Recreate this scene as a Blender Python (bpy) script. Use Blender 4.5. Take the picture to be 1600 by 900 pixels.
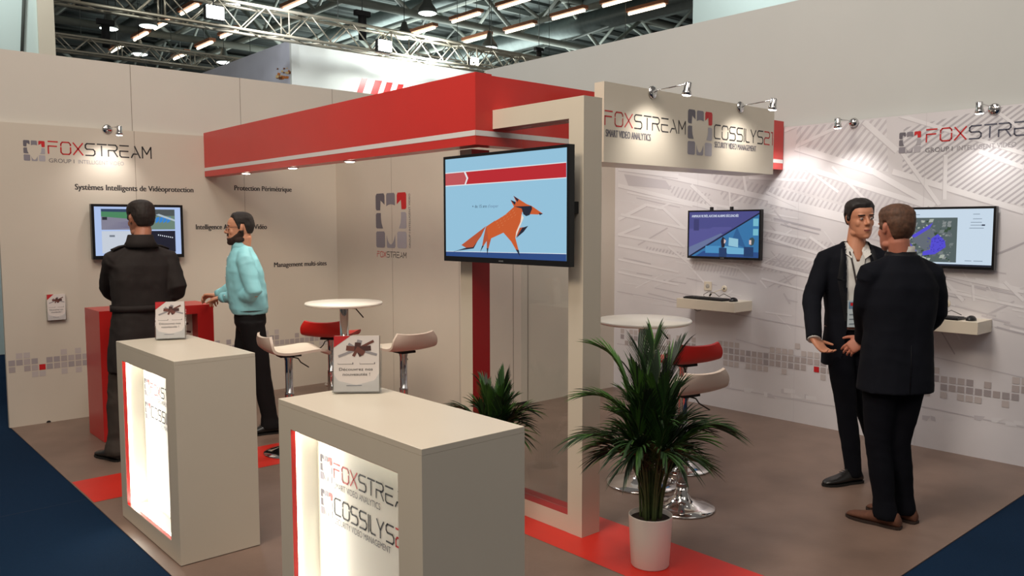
import bpy, bmesh, math, random
from mathutils import Vector as V, Matrix
for o in list(bpy.data.objects): bpy.data.objects.remove(o)
S = bpy.context.scene
COL = S.collection
random.seed(7)

# ------------------------------------------------------------ camera
CAM = V((0.0, 0.0, 1.642))
CR = V((0.7489240646, -0.6626533802, -0.0018009048))
CU = V((0.0527496119, 0.0569075475, 0.9969849596))
CB = V((-0.6605529683, -0.7467610252, 0.0775741404))
FPX = 1268.477
cd = bpy.data.cameras.new('camera'); cam = bpy.data.objects.new('camera', cd); COL.objects.link(cam)
cam.matrix_world = Matrix(((CR.x, CU.x, CB.x, CAM.x), (CR.y, CU.y, CB.y, CAM.y), (CR.z, CU.z, CB.z, CAM.z), (0, 0, 0, 1)))
cd.sensor_width = 36; cd.lens = FPX / 1600 * 36; cd.clip_end = 300
S.camera = cam

# ------------------------------------------------------------ world, exposure, big lights
S.view_settings.view_transform = 'Standard'; S.view_settings.look = 'None'
S.view_settings.gamma = 1; S.view_settings.use_curve_mapping = False
S.view_settings.exposure = 0.0
W = bpy.data.worlds.new('hall_air'); S.world = W; W.use_nodes = True
W.node_tree.nodes['Background'].inputs[0].default_value = (1.0, 0.93, 0.85, 1)
W.node_tree.nodes['Background'].inputs[1].default_value = 0.17

def aim(o, target):
    d = V(target) - o.location
    o.rotation_euler = d.to_track_quat('-Z', 'Y').to_euler()
def area(name, loc, target, size, power, col=(1, 1, 1), sizey=None):
    l = bpy.data.lights.new(name, 'AREA'); l.energy = power; l.color = col; l.size = size
    if sizey: l.shape = 'RECTANGLE'; l.size_y = sizey
    o = bpy.data.objects.new(name, l); COL.objects.link(o); o.location = loc; aim(o, target); return o
def spot(name, loc, target, power, angle, col=(1, .93, .82), blend=.8, r=.03):
    l = bpy.data.lights.new(name, 'SPOT'); l.energy = power; l.color = col
    l.spot_size = math.radians(angle); l.spot_blend = blend; l.shadow_soft_size = r
    o = bpy.data.objects.new(name, l); COL.objects.link(o); o.location = loc; aim(o, target); return o
# unseen area lights standing in for hall lamps, added to brighten the stand
area('hall_fill', (-3.0, 1.6, 6.5), (4, 4, 0.6), 2.6, 98, (1, .80, .58))
area('hall_fill', (3.0, -3.0, 6.5), (4.5, 4, 0.5), 3.0, 55, (1, .93, .86))
area('hall_fill', (-1.3, 2.9, 5.3), (3.0, 4.2, 1.7), 1.2, 90, (1, .84, .66))
area('hall_fill', (2.2, 3.2, 7.6), (2.2, 3.3, 0), 2.4, 60, (1, .90, .76))
area('hall_fill', (0.9, 2.8, 6.6), (6.2, 3.0, 1.4), 1.6, 150, (1, .95, .88))
area('hall_fill', (3.6, 9.6, 7.0), (6.3, 6.2, 3.2), 1.5, 105, (1, .98, .94))
area('hall_fill', (-0.8, -1.0, 6.0), (6.2, 3.2, 1.3), 2.2, 60, (1, .93, .88))
area('hall_roof_fill', (22, 30, 5.5), (22, 31, 11), 12.0, 2600, (.92, 1, .97))  # unseen upward area light, added to brighten the hall roof

# ------------------------------------------------------------ materials
def lin(c):
    c = c / 255.0
    return c / 12.92 if c <= 0.04045 else ((c + 0.055) / 1.055) ** 2.4
def rgb(r, g, b): return (lin(r), lin(g), lin(b), 1)
MATS = {}
def mat(name, c, rough=.5, metal=0, emit=0, noise=0, nscale=5, bump=0, bscale=200, spec=None, alpha=None, stretch=None, trans=0):
    if name in MATS: return MATS[name]
    m = bpy.data.materials.new(name); m.use_nodes = True
    nt = m.node_tree; b = nt.nodes['Principled BSDF']
    col = rgb(*c)
    b.inputs['Base Color'].default_value = col
    b.inputs['Roughness'].default_value = rough
    b.inputs['Metallic'].default_value = metal
    if spec is not None: b.inputs['Specular IOR Level'].default_value = spec
    if trans: b.inputs['Transmission Weight'].default_value = trans
    if emit:
        b.inputs['Emission Color'].default_value = col; b.inputs['Emission Strength'].default_value = emit
    m.diffuse_color = col
    if noise or bump:
        tc = nt.nodes.new('ShaderNodeTexCoord'); mp = nt.nodes.new('ShaderNodeMapping')
        nt.links.new(tc.outputs['Object'], mp.inputs['Vector'])
        if stretch: mp.inputs['Scale'].default_value = stretch
    if noise:
        n = nt.nodes.new('ShaderNodeTexNoise'); n.inputs['Scale'].default_value = nscale; n.inputs['Detail'].default_value = 5
        nt.links.new(mp.outputs[0], n.inputs['Vector'])
        r = nt.nodes.new('ShaderNodeValToRGB')
        r.color_ramp.elements[0].position = .3; r.color_ramp.elements[1].position = .7
        r.color_ramp.elements[0].color = tuple(x * (1 - noise) for x in col[:3]) + (1,)
        r.color_ramp.elements[1].color = tuple(min(1, x * (1 + noise)) for x in col[:3]) + (1,)
        nt.links.new(n.outputs['Fac'], r.inputs['Fac']); nt.links.new(r.outputs[0], b.inputs['Base Color'])
    if bump:
        n2 = nt.nodes.new('ShaderNodeTexNoise'); n2.inputs['Scale'].default_value = bscale; n2.inputs['Detail'].default_value = 4
        nt.links.new(mp.outputs[0], n2.inputs['Vector'])
        bp = nt.nodes.new('ShaderNodeBump'); bp.inputs['Strength'].default_value = bump; bp.inputs['Distance'].default_value = .01
        nt.links.new(n2.outputs['Fac'], bp.inputs['Height']); nt.links.new(bp.outputs[0], b.inputs['Normal'])
    MATS[name] = m
    return m
def glass_mat(name, tint=(.97, .99, .98), mix=.9, rough=.0):
    if name in MATS: return MATS[name]
    m = bpy.data.materials.new(name); m.use_nodes = True; nt = m.node_tree; nt.nodes.clear()
    out = nt.nodes.new('ShaderNodeOutputMaterial'); t = nt.nodes.new('ShaderNodeBsdfTransparent'); g = nt.nodes.new('ShaderNodeBsdfGlossy')
    t.inputs[0].default_value = (*tint, 1); g.inputs['Roughness'].default_value = rough
    lw = nt.nodes.new('ShaderNodeLayerWeight'); lw.inputs['Blend'].default_value = .5
    pw = nt.nodes.new('ShaderNodeMath'); pw.operation = 'POWER'; pw.inputs[1].default_value = 4
    ma = nt.nodes.new('ShaderNodeMath'); ma.operation = 'MULTIPLY_ADD'; ma.inputs[1].default_value = .8; ma.inputs[2].default_value = .035
    nt.links.new(lw.outputs['Facing'], pw.inputs[0]); nt.links.new(pw.outputs[0], ma.inputs[0])
    mx = nt.nodes.new('ShaderNodeMixShader'); nt.links.new(ma.outputs[0], mx.inputs[0])
    nt.links.new(t.outputs[0], mx.inputs[1]); nt.links.new(g.outputs[0], mx.inputs[2]); nt.links.new(mx.outputs[0], out.inputs[0])
    MATS[name] = m
    return m
WHITE_WALL = mat('laminate_wall', (206, 197, 184), .45, noise=.015, nscale=3)
UPPER = mat('upper_partition', (208, 203, 195), .7, noise=.02, nscale=1.5)
FASCIA = mat('fascia_red', (204, 50, 45), .28, noise=.02)
UPPERG = mat('upper_partition_grey', (190, 192, 190), .7, noise=.02, nscale=1.5)
MURAL = mat('mural_print', (212, 209, 213), .35, noise=.07, nscale=1.4)
WHITE = mat('white_laminate', (214, 204, 187), .32, noise=.01)
RED = mat('red_laminate', (192, 38, 36), .3, noise=.02)
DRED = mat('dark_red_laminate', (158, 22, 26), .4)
GREYST = mat('grey_stripe', (222, 220, 220), .5)
SEAM = mat('panel_seam', (120, 108, 96), .8)
FLOOR = mat('brown_vinyl', (120, 99, 88), .42, noise=.16, nscale=3.2, bump=.04, bscale=60)
BLUE = mat('blue_carpet', (19, 41, 66), .95, spec=.08, noise=.16, nscale=260, bump=.5, bscale=500)
RVINYL = mat('red_vinyl', (205, 42, 30), .4, noise=.05, nscale=4)
CHROME = mat('chrome', (205, 203, 203), .09, 1)
BRUSH = mat('brushed_steel', (190, 190, 190), .25, 1)
BLACKP = mat('black_plastic', (14, 14, 17), .28)
BLACKM = mat('matte_black', (16, 16, 18), .7)
GLASS = glass_mat('clear_glass')
ACRYL = glass_mat('clear_acrylic', (.95, .97, .98), rough=.03)
INK = mat('black_ink', (44, 41, 45), .6)
INKG = mat('grey_ink', (104, 100, 106), .6)
INKL = mat('pale_grey_ink', (150, 146, 152), .6)
INKR = mat('red_ink', (196, 28, 34), .5)

# ------------------------------------------------------------ builders
class MB:
    """collects shapes, then links them as one mesh object"""
    def __init__(s): s.v = []; s.f = []; s.m = []; s.mats = []; s.sm = []
    def mi(s, m):
        if m not in s.mats: s.mats.append(m)
        return s.mats.index(m)
    def add(s, vs, fs, m, smooth=False):
        k = len(s.v); s.v += [V(v) for v in vs]; i = s.mi(m)
        for f in fs: s.f.append([k + a for a in f]); s.m.append(i); s.sm.append(smooth)
        return s
    def box(s, a, b, m, R=None):
        x0, y0, z0 = a; x1, y1, z1 = b
        vs = [V(p) for p in ((x0,y0,z0),(x1,y0,z0),(x1,y1,z0),(x0,y1,z0),(x0,y0,z1),(x1,y0,z1),(x1,y1,z1),(x0,y1,z1))]
        if R: vs = [R @ p for p in vs]
        return s.add(vs, [(0,3,2,1),(4,5,6,7),(0,1,5,4),(1,2,6,5),(2,3,7,6),(3,0,4,7)], m)
    def faces6(s, a, b, mats):
        """box with own material per face: -z,+z,-y,+x,+y,-x"""
        x0, y0, z0 = a; x1, y1, z1 = b
        vs = ((x0,y0,z0),(x1,y0,z0),(x1,y1,z0),(x0,y1,z0),(x0,y0,z1),(x1,y0,z1),(x1,y1,z1),(x0,y1,z1))
        for f, m in zip([(0,3,2,1),(4,5,6,7),(0,1,5,4),(1,2,6,5),(2,3,7,6),(3,0,4,7)], mats):
            s.add([vs[i] for i in f], [(0,1,2,3)], m)
        return s
    def tube(s, pts, r, m, n=10, cap=True, flat=1.0):
        pts = [V(p) for p in pts]; N = len(pts)
        rs = r if isinstance(r, (list, tuple)) else [r] * N
        vs = []; up = None
        for i, p in enumerate(pts):
            d = (pts[min(i + 1, N - 1)] - pts[max(i - 1, 0)]).normalized()
            if up is None:
                up = V((0, 0, 1)) if abs(d.z) < .9 else V((1, 0, 0))
            a = d.cross(up)
            if a.length < 1e-6: a = d.cross(V((0, 1, 0)))
            a.normalize(); b = a.cross(d).normalized(); up = b
            for k in range(n):
                t = 2 * math.pi * k / n
                vs.append(p + a * (math.cos(t) * rs[i]) + b * (math.sin(t) * rs[i] * flat))
        fs = [(i*n+k, i*n+(k+1) % n, (i+1)*n+(k+1) % n, (i+1)*n+k) for i in range(N-1) for k in range(n)]
        s.add(vs, fs, m, True)
        if cap:
            k0 = len(s.v) - len(vs)
            s.f.append([k0 + k for k in range(n)][::-1]); s.m.append(s.mi(m)); s.sm.append(False)
            s.f.append([k0 + (N-1)*n + k for k in range(n)]); s.m.append(s.mi(m)); s.sm.append(False)
        return s
    def lathe(s, prof, m, n=32, c=(0, 0, 0), smooth=True):
        vs = []; fs = []
        for r, z in prof:
            for k in range(n):
                t = 2 * math.pi * k / n; vs.append((c[0] + r * math.cos(t), c[1] + r * math.sin(t), c[2] + z))
        for i in range(len(prof) - 1):
            for k in range(n): fs.append((i*n+k, i*n+(k+1) % n, (i+1)*n+(k+1) % n, (i+1)*n+k))
        fs.append(tuple(range(n))[::-1]); fs.append(tuple((len(prof)-1)*n + k for k in range(n)))
        return s.add(vs, fs, m, smooth)
    def ball(s, c, r, m, n=12, sc=(1, 1, 1)):
        prof = [(max(1e-4, math.cos(a)), math.sin(a)) for a in [(-.5 + i / (n // 2)) * math.pi for i in range(n // 2 + 1)]]
        vs = []; fs = []
        for q, z in prof:
            for k in range(n):
                t = 2 * math.pi * k / n
                vs.append((c[0] + r*sc[0]*q*math.cos(t), c[1] + r*sc[1]*q*math.sin(t), c[2] + r*sc[2]*z))
        for i in range(len(prof) - 1):
            for k in range(n): fs.append((i*n+k, i*n+(k+1) % n, (i+1)*n+(k+1) % n, (i+1)*n+k))
        return s.add(vs, fs, m, True)
    def flat(s, F, pts, m, h=.001):
        """a printed polygon lying on the plane F"""
        return s.add([F(u, v, h) for u, v in pts], [tuple(range(len(pts)))], m)
    def stroke(s, F, pts, w, m, h=.001):
        for (a, b) in zip(pts, pts[1:]):
            d = V((b[0]-a[0], b[1]-a[1]))
            if d.length < 1e-7: continue
            d.normalize(); n = V((-d.y, d.x)) * w / 2; e = d * w * .28
            s.flat(F, [(a[0]-e.x-n.x, a[1]-e.y-n.y), (b[0]+e.x-n.x, b[1]+e.y-n.y), (b[0]+e.x+n.x, b[1]+e.y+n.y), (a[0]-e.x+n.x, a[1]-e.y+n.y)], m, h)
        return s
    def build(s, name, parent=None, bevel=0, loc=None, recalc=False):
        me = bpy.data.meshes.new(name)
        o = bpy.data.objects.new(name, me)
        off = V(loc) if loc is not None else V((0, 0, 0))
        me.from_pydata([v - off for v in s.v], [], s.f); me.update()
        for m in s.mats: me.materials.append(m)
        me.polygons.foreach_set('material_index', s.m); me.polygons.foreach_set('use_smooth', s.sm)
        if recalc:
            bm = bmesh.new(); bm.from_mesh(me); bmesh.ops.recalc_face_normals(bm, faces=bm.faces); bm.to_mesh(me); bm.free()
        COL.objects.link(o); o.location = off
        if parent is not None:
            o.parent = parent; o.location = off
        if bevel:
            md = o.modifiers.new('bevel', 'BEVEL'); md.width = bevel; md.segments = 2; md.limit_method = 'ANGLE'
        return o
def tag(o, label, cat, group=None):
    o['label'] = label; o['category'] = cat
    if group: o['group'] = group
    return o
def thing(name, label, cat, loc=(0, 0, 0), rz=0, group=None):
    o = bpy.data.objects.new(name, None); COL.objects.link(o); o.empty_display_size = .1
    o.location = loc; o.rotation_euler = (0, 0, rz)
    return tag(o, label, cat, group)
def struct(o): o['kind'] = 'structure'; return o
def copy_tree(o, parent=None):
    c = o.copy(); COL.objects.link(c)
    if parent is not None: c.parent = parent
    for ch in list(o.children): copy_tree(ch, c)
    return c

class Plane:
    """a plane in the place; F(u, v, h): u to the viewer's right, v up, h out of the surface"""
    def __init__(s, o, u, v): s.o = V(o); s.u = V(u).normalized(); s.v = V(v).normalized(); s.n = s.u.cross(s.v).normalized()
    def __call__(s, u, v, h=0): return s.o + s.u * u + s.v * v + s.n * h
    def px(s, x, y):
        d = CR * ((x - 800) / FPX) + CU * (-(y - 450) / FPX) - CB
        t = (s.o - CAM).dot(s.n) / d.dot(s.n); p = CAM + d * t - s.o
        return (p.dot(s.u), p.dot(s.v))
YW, XM, XS, YS = 7.58, 6.17, 4.263, 5.42
F_W = Plane((0, YW, 0), (1, 0, 0), (0, 0, 1))
F_M = Plane((XM, 0, 0), (0, -1, 0), (0, 0, 1))
F_S = Plane((XS, 0, 0), (0, -1, 0), (0, 0, 1))

# lettering from the built-in sans font
def text(mb, F, u, v, s, height, m, width=None, h=.0012, bold=0, rot=False, right=False):
    if bold:
        text(mb, F, u + height * .085, v, s, height, m, width, h + .0002, 0, rot, right); bold = 0
    c = bpy.data.curves.new('t', 'FONT'); c.body = s; c.size = 1; c.offset = bold; c.resolution_u = 3
    o = bpy.data.objects.new('t', c); COL.objects.link(o)
    dg = bpy.context.evaluated_depsgraph_get(); me = bpy.data.meshes.new_from_object(o.evaluated_get(dg))
    xs = [q.co.x for q in me.vertices]
    if xs:
        x0, x1 = min(xs), max(xs); k = height / .73; kx = width / (x1 - x0) if width else k
        if rot: vs = [F(u - q.co.y * k, v + (q.co.x - x0) * kx, h) for q in me.vertices]
        else: vs = [F(u + (q.co.x - x0) * kx, v + q.co.y * k, h) for q in me.vertices]
        mb.add(vs, [tuple(p.vertices) for p in me.polygons], m)
    bpy.data.objects.remove(o); bpy.data.curves.remove(c); bpy.data.meshes.remove(me)

GL = {
 'F': [[(0,1),(.8,1)], [(0,0),(0,.62),(.72,.62)]],
 'O': [[(0,.68),(0,.84),(.14,1),(.7,1),(.84,.84),(.84,.74)], [(.84,.58),(.84,.15),(.7,0),(.14,0),(0,.15),(0,.55)]],
 'X': [[(0,1),(.84,0)], [(.84,1),(0,0)]],
 'S': [[(.84,1),(.14,1),(0,.86),(0,.64),(.12,.52),(.7,.52),(.84,.38),(.84,.14),(.7,0),(0,0)]],
 'T': [[(0,1),(.84,1)], [(.38,.86),(.38,0)]],
 'R': [[(0,1),(.68,1),(.82,.86),(.82,.66),(.68,.52),(0,.52),(0,0)], [(.5,.5),(.84,0)]],
 'E': [[(0,1),(.84,1)], [(.78,.52),(0,.52),(0,.12),(.12,0),(.84,0)]],
 'A': [[(.34,1),(.84,0)], [(0,0),(.2,.32),(.55,.32)]],
 'M': [[(0,0),(0,1),(.42,.35),(.84,1),(.84,0)]],
 'C': [[(.84,1),(.14,1),(0,.86),(0,.14),(.14,0),(.84,0)]],
 'I': [[(0,1),(0,0)]],
 'L': [[(0,1),(0,.14),(.14,0),(.6,0)]],
 'Y': [[(0,1),(.4,.45),(.8,1)], [(.4,.45),(.4,0)]],
 '2': [[(0,1),(.7,1),(.84,.86),(.84,.66),(.7,.52),(.14,.52),(0,.38),(0,0),(.84,0)]],
 '1': [[(0,1),(.25,1),(.25,0)]],
}
ADV = {'I': .22, '1': .5, 'L': .78, 'T': 1.0}
def logo_word(mb, F, u, v, word, hgt, width, redset, umax=1e9, dark=INK, red=INKR, wt=.11):
    tot = sum(ADV.get(c, 1.08) for c in word) - .24
    kx = width / tot; x = u
    for i, c in enumerate(word):
        m = red if i in redset else dark
        for pl in GL[c]:
            pts = [(x + a * kx, v + b * hgt) for a, b in pl]
            if min(p[0] for p in pts) > umax: continue
            if max(p[0] for p in pts) > umax:
                q = [pts[0]]
                for a, b in zip(pts, pts[1:]):
                    if (a[0] > umax) != (b[0] > umax):
                        t = (umax - a[0]) / (b[0] - a[0]); q.append((umax, a[1] + (b[1]-a[1]) * t))
                    if b[0] <= umax: q.append(b)
                pts = [p for p in q if p[0] <= umax]
            mb.stroke(F, pts, hgt * wt, m)
        x += ADV.get(c, 1.08) * kx
CELLS = [([(.04,1),(.27,1),(.3,.96),(.3,.79),(.167,.87),(.15,.69),(.03,.69),(0,.72),(0,.96)], (98,94,104)),
 ([(.38,1),(.61,1),(.64,.97),(.64,.77),(.57,.79),(.49,.795),(.42,.785),(.355,.76),(.355,.97)], (124,120,130)),
 ([(.73,1),(.97,1),(1,.96),(1,.73),(.97,.70),(.85,.70),(.83,.87),(.70,.79),(.70,.96)], None),
 ([(.03,.64),(.17,.64),(.17,.55),(.19,.45),(.24,.355),(.03,.355),(0,.38),(0,.61)], (108,104,113)),
 ([(.83,.65),(.97,.65),(1,.62),(1,.38),(.97,.355),(.76,.355),(.81,.45),(.83,.55)], (166,162,170)),
 ([(.03,.30),(.27,.30),(.3,.27),(.3,.03),(.27,0),(.03,0),(0,.03),(0,.27)], (134,130,140)),
 ([(.355,.24),(.39,.14),(.44,.08),(.49,.06),(.54,.08),(.59,.14),(.64,.24),(.64,.03),(.61,0),(.38,0),(.355,.03)], (150,146,155)),
 ([(.73,.30),(.97,.30),(1,.27),(1,.03),(.97,0),(.73,0),(.70,.03),(.70,.27)], (172,168,176))]
def logo_mark(mb, F, u, v, w, h, pale=0):
    for pts, c in CELLS:
        m = INKR if c is None else mat('logo_grey_%d_%d' % (c[0], pale), tuple(int(x + (225 - x) * pale) for x in c), .5)
        mb.flat(F, [(u + a * w, v + b * h) for a, b in pts], m, .0012)

# ============================================================ ROOM: floor, partitions
mb = MB().box((-6, -6, -.08), (20, 45, -.006), BLUE); carpet = struct(mb.build('floor_carpet'))
mb = MB()
for y in (5.29, 1.29, 9.29): mb.flat(Plane((0, 0, -.006), (1, 0, 0), (0, 1, 0)), [(-6, y), (1.25, y), (1.25, y + .006), (-6, y + .006)], mat('carpet_joint', (18, 34, 58), 1), .0006)
mb.build('carpet_seam', carpet)
floor = struct(MB().box((1.253, 1.556, -.005), (6.22, 7.63, 0), FLOOR).build('floor'))
F_F = Plane((0, 0, 0), (1, 0, 0), (0, 1, 0))
mb = MB()
mb.flat(F_F, [(1.26, 5.18), (3.325, 5.18), (3.325, 5.69), (1.26, 5.69)], RVINYL, .0012)
mb.flat(F_F, [(2.84, 1.56), (3.325, 1.56), (3.325, 5.18), (2.84, 5.18)], RVINYL, .0012)
mb.build('red_stripe', floor)

# ---- left wall (text and screen)
w1 = struct(MB().box((1.242, YW, 0), (6.22, YW + .04, 2.466), WHITE_WALL).build('wall_back'))
mb = MB()
for x in (2.287, 3.275): mb.flat(F_W, [(x, 0), (x + .003, 0), (x + .003, 2.466), (x, 2.466)], SEAM)
mb.build('panel_seam', w1)
mb = MB()
logo_mark(mb, F_W, 1.435, 2.168, .155, .165); logo_word(mb, F_W, 1.615, 2.235, 'FOXSTREAM', .098, .81, {0, 1, 2})
text(mb, F_W, 1.615, 2.163, 'GROUP I', .034, INKG, .19); text(mb, F_W, 1.835, 2.163, 'INTELLIGENT VIDEO', .034, INKL, .36)
mb.build('logo', w1)
mb = MB()
text(mb, F_W, 1.80, 1.945, 'Systèmes Intelligents de Vidéoprotection', .05, INK, .985, bold=.006)
text(mb, F_W, 3.176, 1.975, 'Protection Périmétrique', .05, INK, .585, bold=.006)
text(mb, F_W, 2.80, 1.605, 'Intelligence Artificielle et Vidéo', .05, INK, .69, bold=.006)
text(mb, F_W, 3.558, 1.228, 'Management multi-sites', .05, INK, .575, bold=.006)
mb.build('lettering', w1)
MOS = {0:(0,1),1:(1,2),2:(0,1,2),3:(1,0,-1),4:(-1,),5:(0,1),6:(0,1),7:(2,1,0,-1),8:(1,0),9:(2,1,0,-1),10:(0,1),11:(0,1),12:(1,2)}
def mosaic(F, u0, v0, n, pitch, sz, redcols, given, seed, umax):
    mb = MB(); rnd = random.Random(seed)
    tones = [mat('mosaic_tone_%d' % i, c, .5) for i, c in enumerate([(168,158,158), (176,166,166), (188,179,178), (160,152,155)])]
    for c in range(n):
        u = u0 + c * pitch
        if u + sz > umax: break
        rows = given.get(c)
        if rows is None:
            k = rnd.random(); rows = [0, 1]
            if k < .22: rows = [0, 1, 2]
            elif k < .40: rows = [0, 1, -1]
            elif k < .5: rows = [1, 2]
            elif k < .6: rows = [0]
            elif k < .68: rows = [2, 1, 0, -1]
            elif k < .74: rows = [0, -1]
            elif k < .78: rows = [0, 1, 3]
        for r in rows:
            m = tones[2] if r in (-1, 2, 3) else tones[rnd.choice((0, 1, 3))]
            v = v0 + r * pitch
            mb.flat(F, [(u, v), (u + sz, v), (u + sz, v + sz), (u, v + sz)], m)
        if c in redcols:
            v = v0 + redcols[c] * pitch
            mb.flat(F, [(u, v), (u + sz, v), (u + sz, v + sz), (u, v + sz)], INKR, .002)
    return mb
mosaic(F_W, 1.257, .450, 56, .0545, .046, {4: 0}, MOS, 3, XS).build('mosaic_band', w1)
# cable notch at the foot of the wall
MB().flat(F_W, [(1.525 + .018 * math.cos(a), .018 * math.sin(a) * .9) for a in [math.pi * k / 8 for k in range(9)]], BLACKM, .001).build('cable_notch', w1)

# ---- storage room: wall with the big logo and the wall with the door
ws = struct(MB().box((XS, YS, 0), (XS + .04, YW, 2.466), WHITE_WALL).build('wall_storage'))
mb = MB()
for y in (6.535,): mb.flat(F_S, [(-y - .0015, 0), (-y + .0015, 0), (-y + .0015, 2.466), (-y - .0015, 2.466)], SEAM)
for y in (5.50, 5.47): mb.flat(F_S, [(-y - .0015, 0), (-y + .0015, 0), (-y + .0015, 2.466), (-y - .0015, 2.466)], SEAM)
mb.build('panel_seam', ws)
mb = MB(); logo_mark(mb, F_S, -6.815, 1.425, .525, .52)
logo_word(mb, F_S, -6.80, 1.335, 'FOXSTREAM', .052, .50, {0, 1, 2}, wt=.12)
text(mb, F_S, -6.225, 1.43, 'GROUP I INTELLIGENT VIDEO', .03, INKG, .5, rot=True)
mb.build('logo', ws)
F_ST = Plane((0, YS, 0), (1, 0, 0), (0, 0, 1))
wsf = struct(MB().box((XS + .04, YS, 0), (XM, YS + .04, 2.466), WHITE_WALL).build('wall_storage_front'))
d1 = struct(MB().box((4.30, YS - .006, .03), (4.975, YS, 2.05), WHITE_WALL).build('door_1'))
mb = MB()
for x in (4.80, 4.979): mb.flat(F_ST, [(x, 0), (x + .005, 0), (x + .005, 2.466), (x, 2.466)], SEAM, .0075)
mb.flat(F_ST, [(4.3, 0), (4.975, 0), (4.975, .03), (4.3, .03)], mat('door_gap', (40, 30, 26), .9), .0015)
mb.build('panel_seam', wsf)

# ---- mural wall on the right
wm = struct(MB().box((XM, 1.40, 0), (XM + .04, YS, 2.44), MURAL).build('wall_right'))
mb = MB()
LT = mat('mural_light', (224, 222, 226), .35); MD = mat('mural_mid', (195, 191, 197), .35); DK = mat('mural_shade', (180, 176, 183), .35)
MP = mat('mural_pale', (217, 215, 219), .35)
def clip(poly, zone):
    out = poly
    n = len(zone); ar = sum(zone[i][0] * zone[(i+1) % n][1] - zone[(i+1) % n][0] * zone[i][1] for i in range(n)); sg = 1 if ar > 0 else -1
    for i in range(n):
        a, b = zone[i], zone[(i + 1) % n]; src = out; out = []
        side = lambda p: sg * ((b[0]-a[0]) * (p[1]-a[1]) - (b[1]-a[1]) * (p[0]-a[0]))
        for j in range(len(src)):
            p, q = src[j], src[(j + 1) % len(src)]; sp, sq = side(p), side(q)
            if sp >= 0: out.append(p)
            if sp * sq < 0: t = sp / (sp - sq); out.append((p[0] + (q[0]-p[0]) * t, p[1] + (q[1]-p[1]) * t))
        if not out: break
    return out
HL = [0.0008]
BOUND = [(-5.38, .02), (-1.42, .02), (-1.42, 2.43), (-5.38, 2.43)]
def mflat(pxpts, m):
    pts = clip([F_M.px(*p) for p in pxpts], BOUND)
    HL[0] += .000001
    if len(pts) > 2: mb.flat(F_M, pts, m, HL[0])
def zone(px, ang, step, duty, ma, back=None):
    """printed corrugated sheet: parallel stripes clipped to a zone"""
    if back: mflat(px, back)
    cx = sum(p[0] for p in px) / len(px); cy = sum(p[1] for p in px) / len(px)
    d = (math.cos(ang), -math.sin(ang)); n = (-d[1], d[0])
    for i in range(-70, 71):
        o = i * step; w = step * duty
        q = []
        for t, s in ((-400, 0), (400, 0), (400, w), (-400, w)): q.append((cx + d[0] * t + n[0] * (o + s), cy + d[1] * t + n[1] * (o + s)))
        c = clip(q, px)
        if len(c) > 2: mflat(c, ma)
def beam(x1, y1, x2, y2, w, m=None, edge=True):
    d = V((x2 - x1, y2 - y1)).normalized(); n = V((-d.y, d.x)) * w / 2
    if edge:
        e = n * 1.35; mflat([(x1 + n.x * .2, y1 + n.y * .2), (x2 + n.x * .2, y2 + n.y * .2), (x2 + e.x, y2 + e.y), (x1 + e.x, y1 + e.y)], MD)
    mflat([(x1 - n.x, y1 - n.y), (x2 - n.x, y2 - n.y), (x2 + n.x, y2 + n.y), (x1 + n.x, y1 + n.y)], m or LT)
zone([(1243, 232), (1246, 192), (1385, 182), (1388, 268), (1330, 262)], math.radians(52), 9, .42, MD, MP)
zone([(1410, 268), (1412, 200), (1600, 158), (1600, 322), (1480, 300)], math.radians(36), 7.5, .42, DK, MP)
zone([(1215, 262), (1300, 275), (1470, 330), (1420, 345), (1215, 290)], math.radians(58), 7.5, .45, MD)
zone([(1200, 290), (1330, 325), (1330, 345), (1200, 318)], math.radians(58), 7, .4, MD, MP)
zone([(1330, 338), (1385, 345), (1385, 372), (1350, 372)], math.radians(50), 6, .4, MD)
zone([(1035, 287), (1110, 303), (1112, 322), (1060, 312)], math.radians(62), 6, .4, MD)
zone([(1110, 270), (1240, 300), (1240, 330), (1130, 312)], math.radians(55), 7.5, .42, MD)
zone([(975, 272), (1040, 282), (1050, 296), (982, 290)], math.radians(60), 6, .5, MD, MD)
zone([(1160, 398), (1215, 408), (1215, 426), (1160, 415)], math.radians(45), 5, .45, MD)
zone([(1080, 408), (1155, 420), (1150, 432), (1080, 420)], math.radians(70), 5, .45, MD)
zone([(1010, 385), (1070, 395), (1070, 402), (1010, 396)], math.radians(60), 5, .45, MD)
zone([(1190, 360), (1330, 385), (1330, 400), (1190, 375)], math.radians(55), 6, .4, MD)
zone([(1215, 395), (1300, 420), (1300, 440), (1215, 418)], math.radians(45), 5.5, .4, MD)
rb = random.Random(11)
for k in range(70):            # the thinner printed members
    x = rb.uniform(966, 1240); y = rb.uniform(300, 470) + (x - 966) * .09
    L = rb.uniform(18, 70)
    if rb.random() < .6: dx, dy = L, L * rb.uniform(.14, .26)
    elif rb.random() < .5: dx, dy = L * .7, -L * rb.uniform(.3, .5)
    else: dx, dy = L * .5, L * rb.uniform(.45, .7)
    beam(x, y, x + dx, y + dy, rb.uniform(1.2, 2.8), rb.choice((LT, MP, MD)), False)
for k in range(80):
    x = rb.uniform(1190, 1600); y = rb.uniform(335, 480) + (x - 1190) * .10
    L = rb.uniform(20, 80)
    if rb.random() < .6: dx, dy = L, L * rb.uniform(.18, .3)
    elif rb.random() < .5: dx, dy = L * .7, -L * rb.uniform(.25, .4)
    else: dx, dy = L * .45, L * rb.uniform(.5, .8)
    beam(x, y, x + dx, y + dy, rb.uniform(1.3, 3.2), rb.choice((LT, MP, MD, DK)), False)
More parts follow.
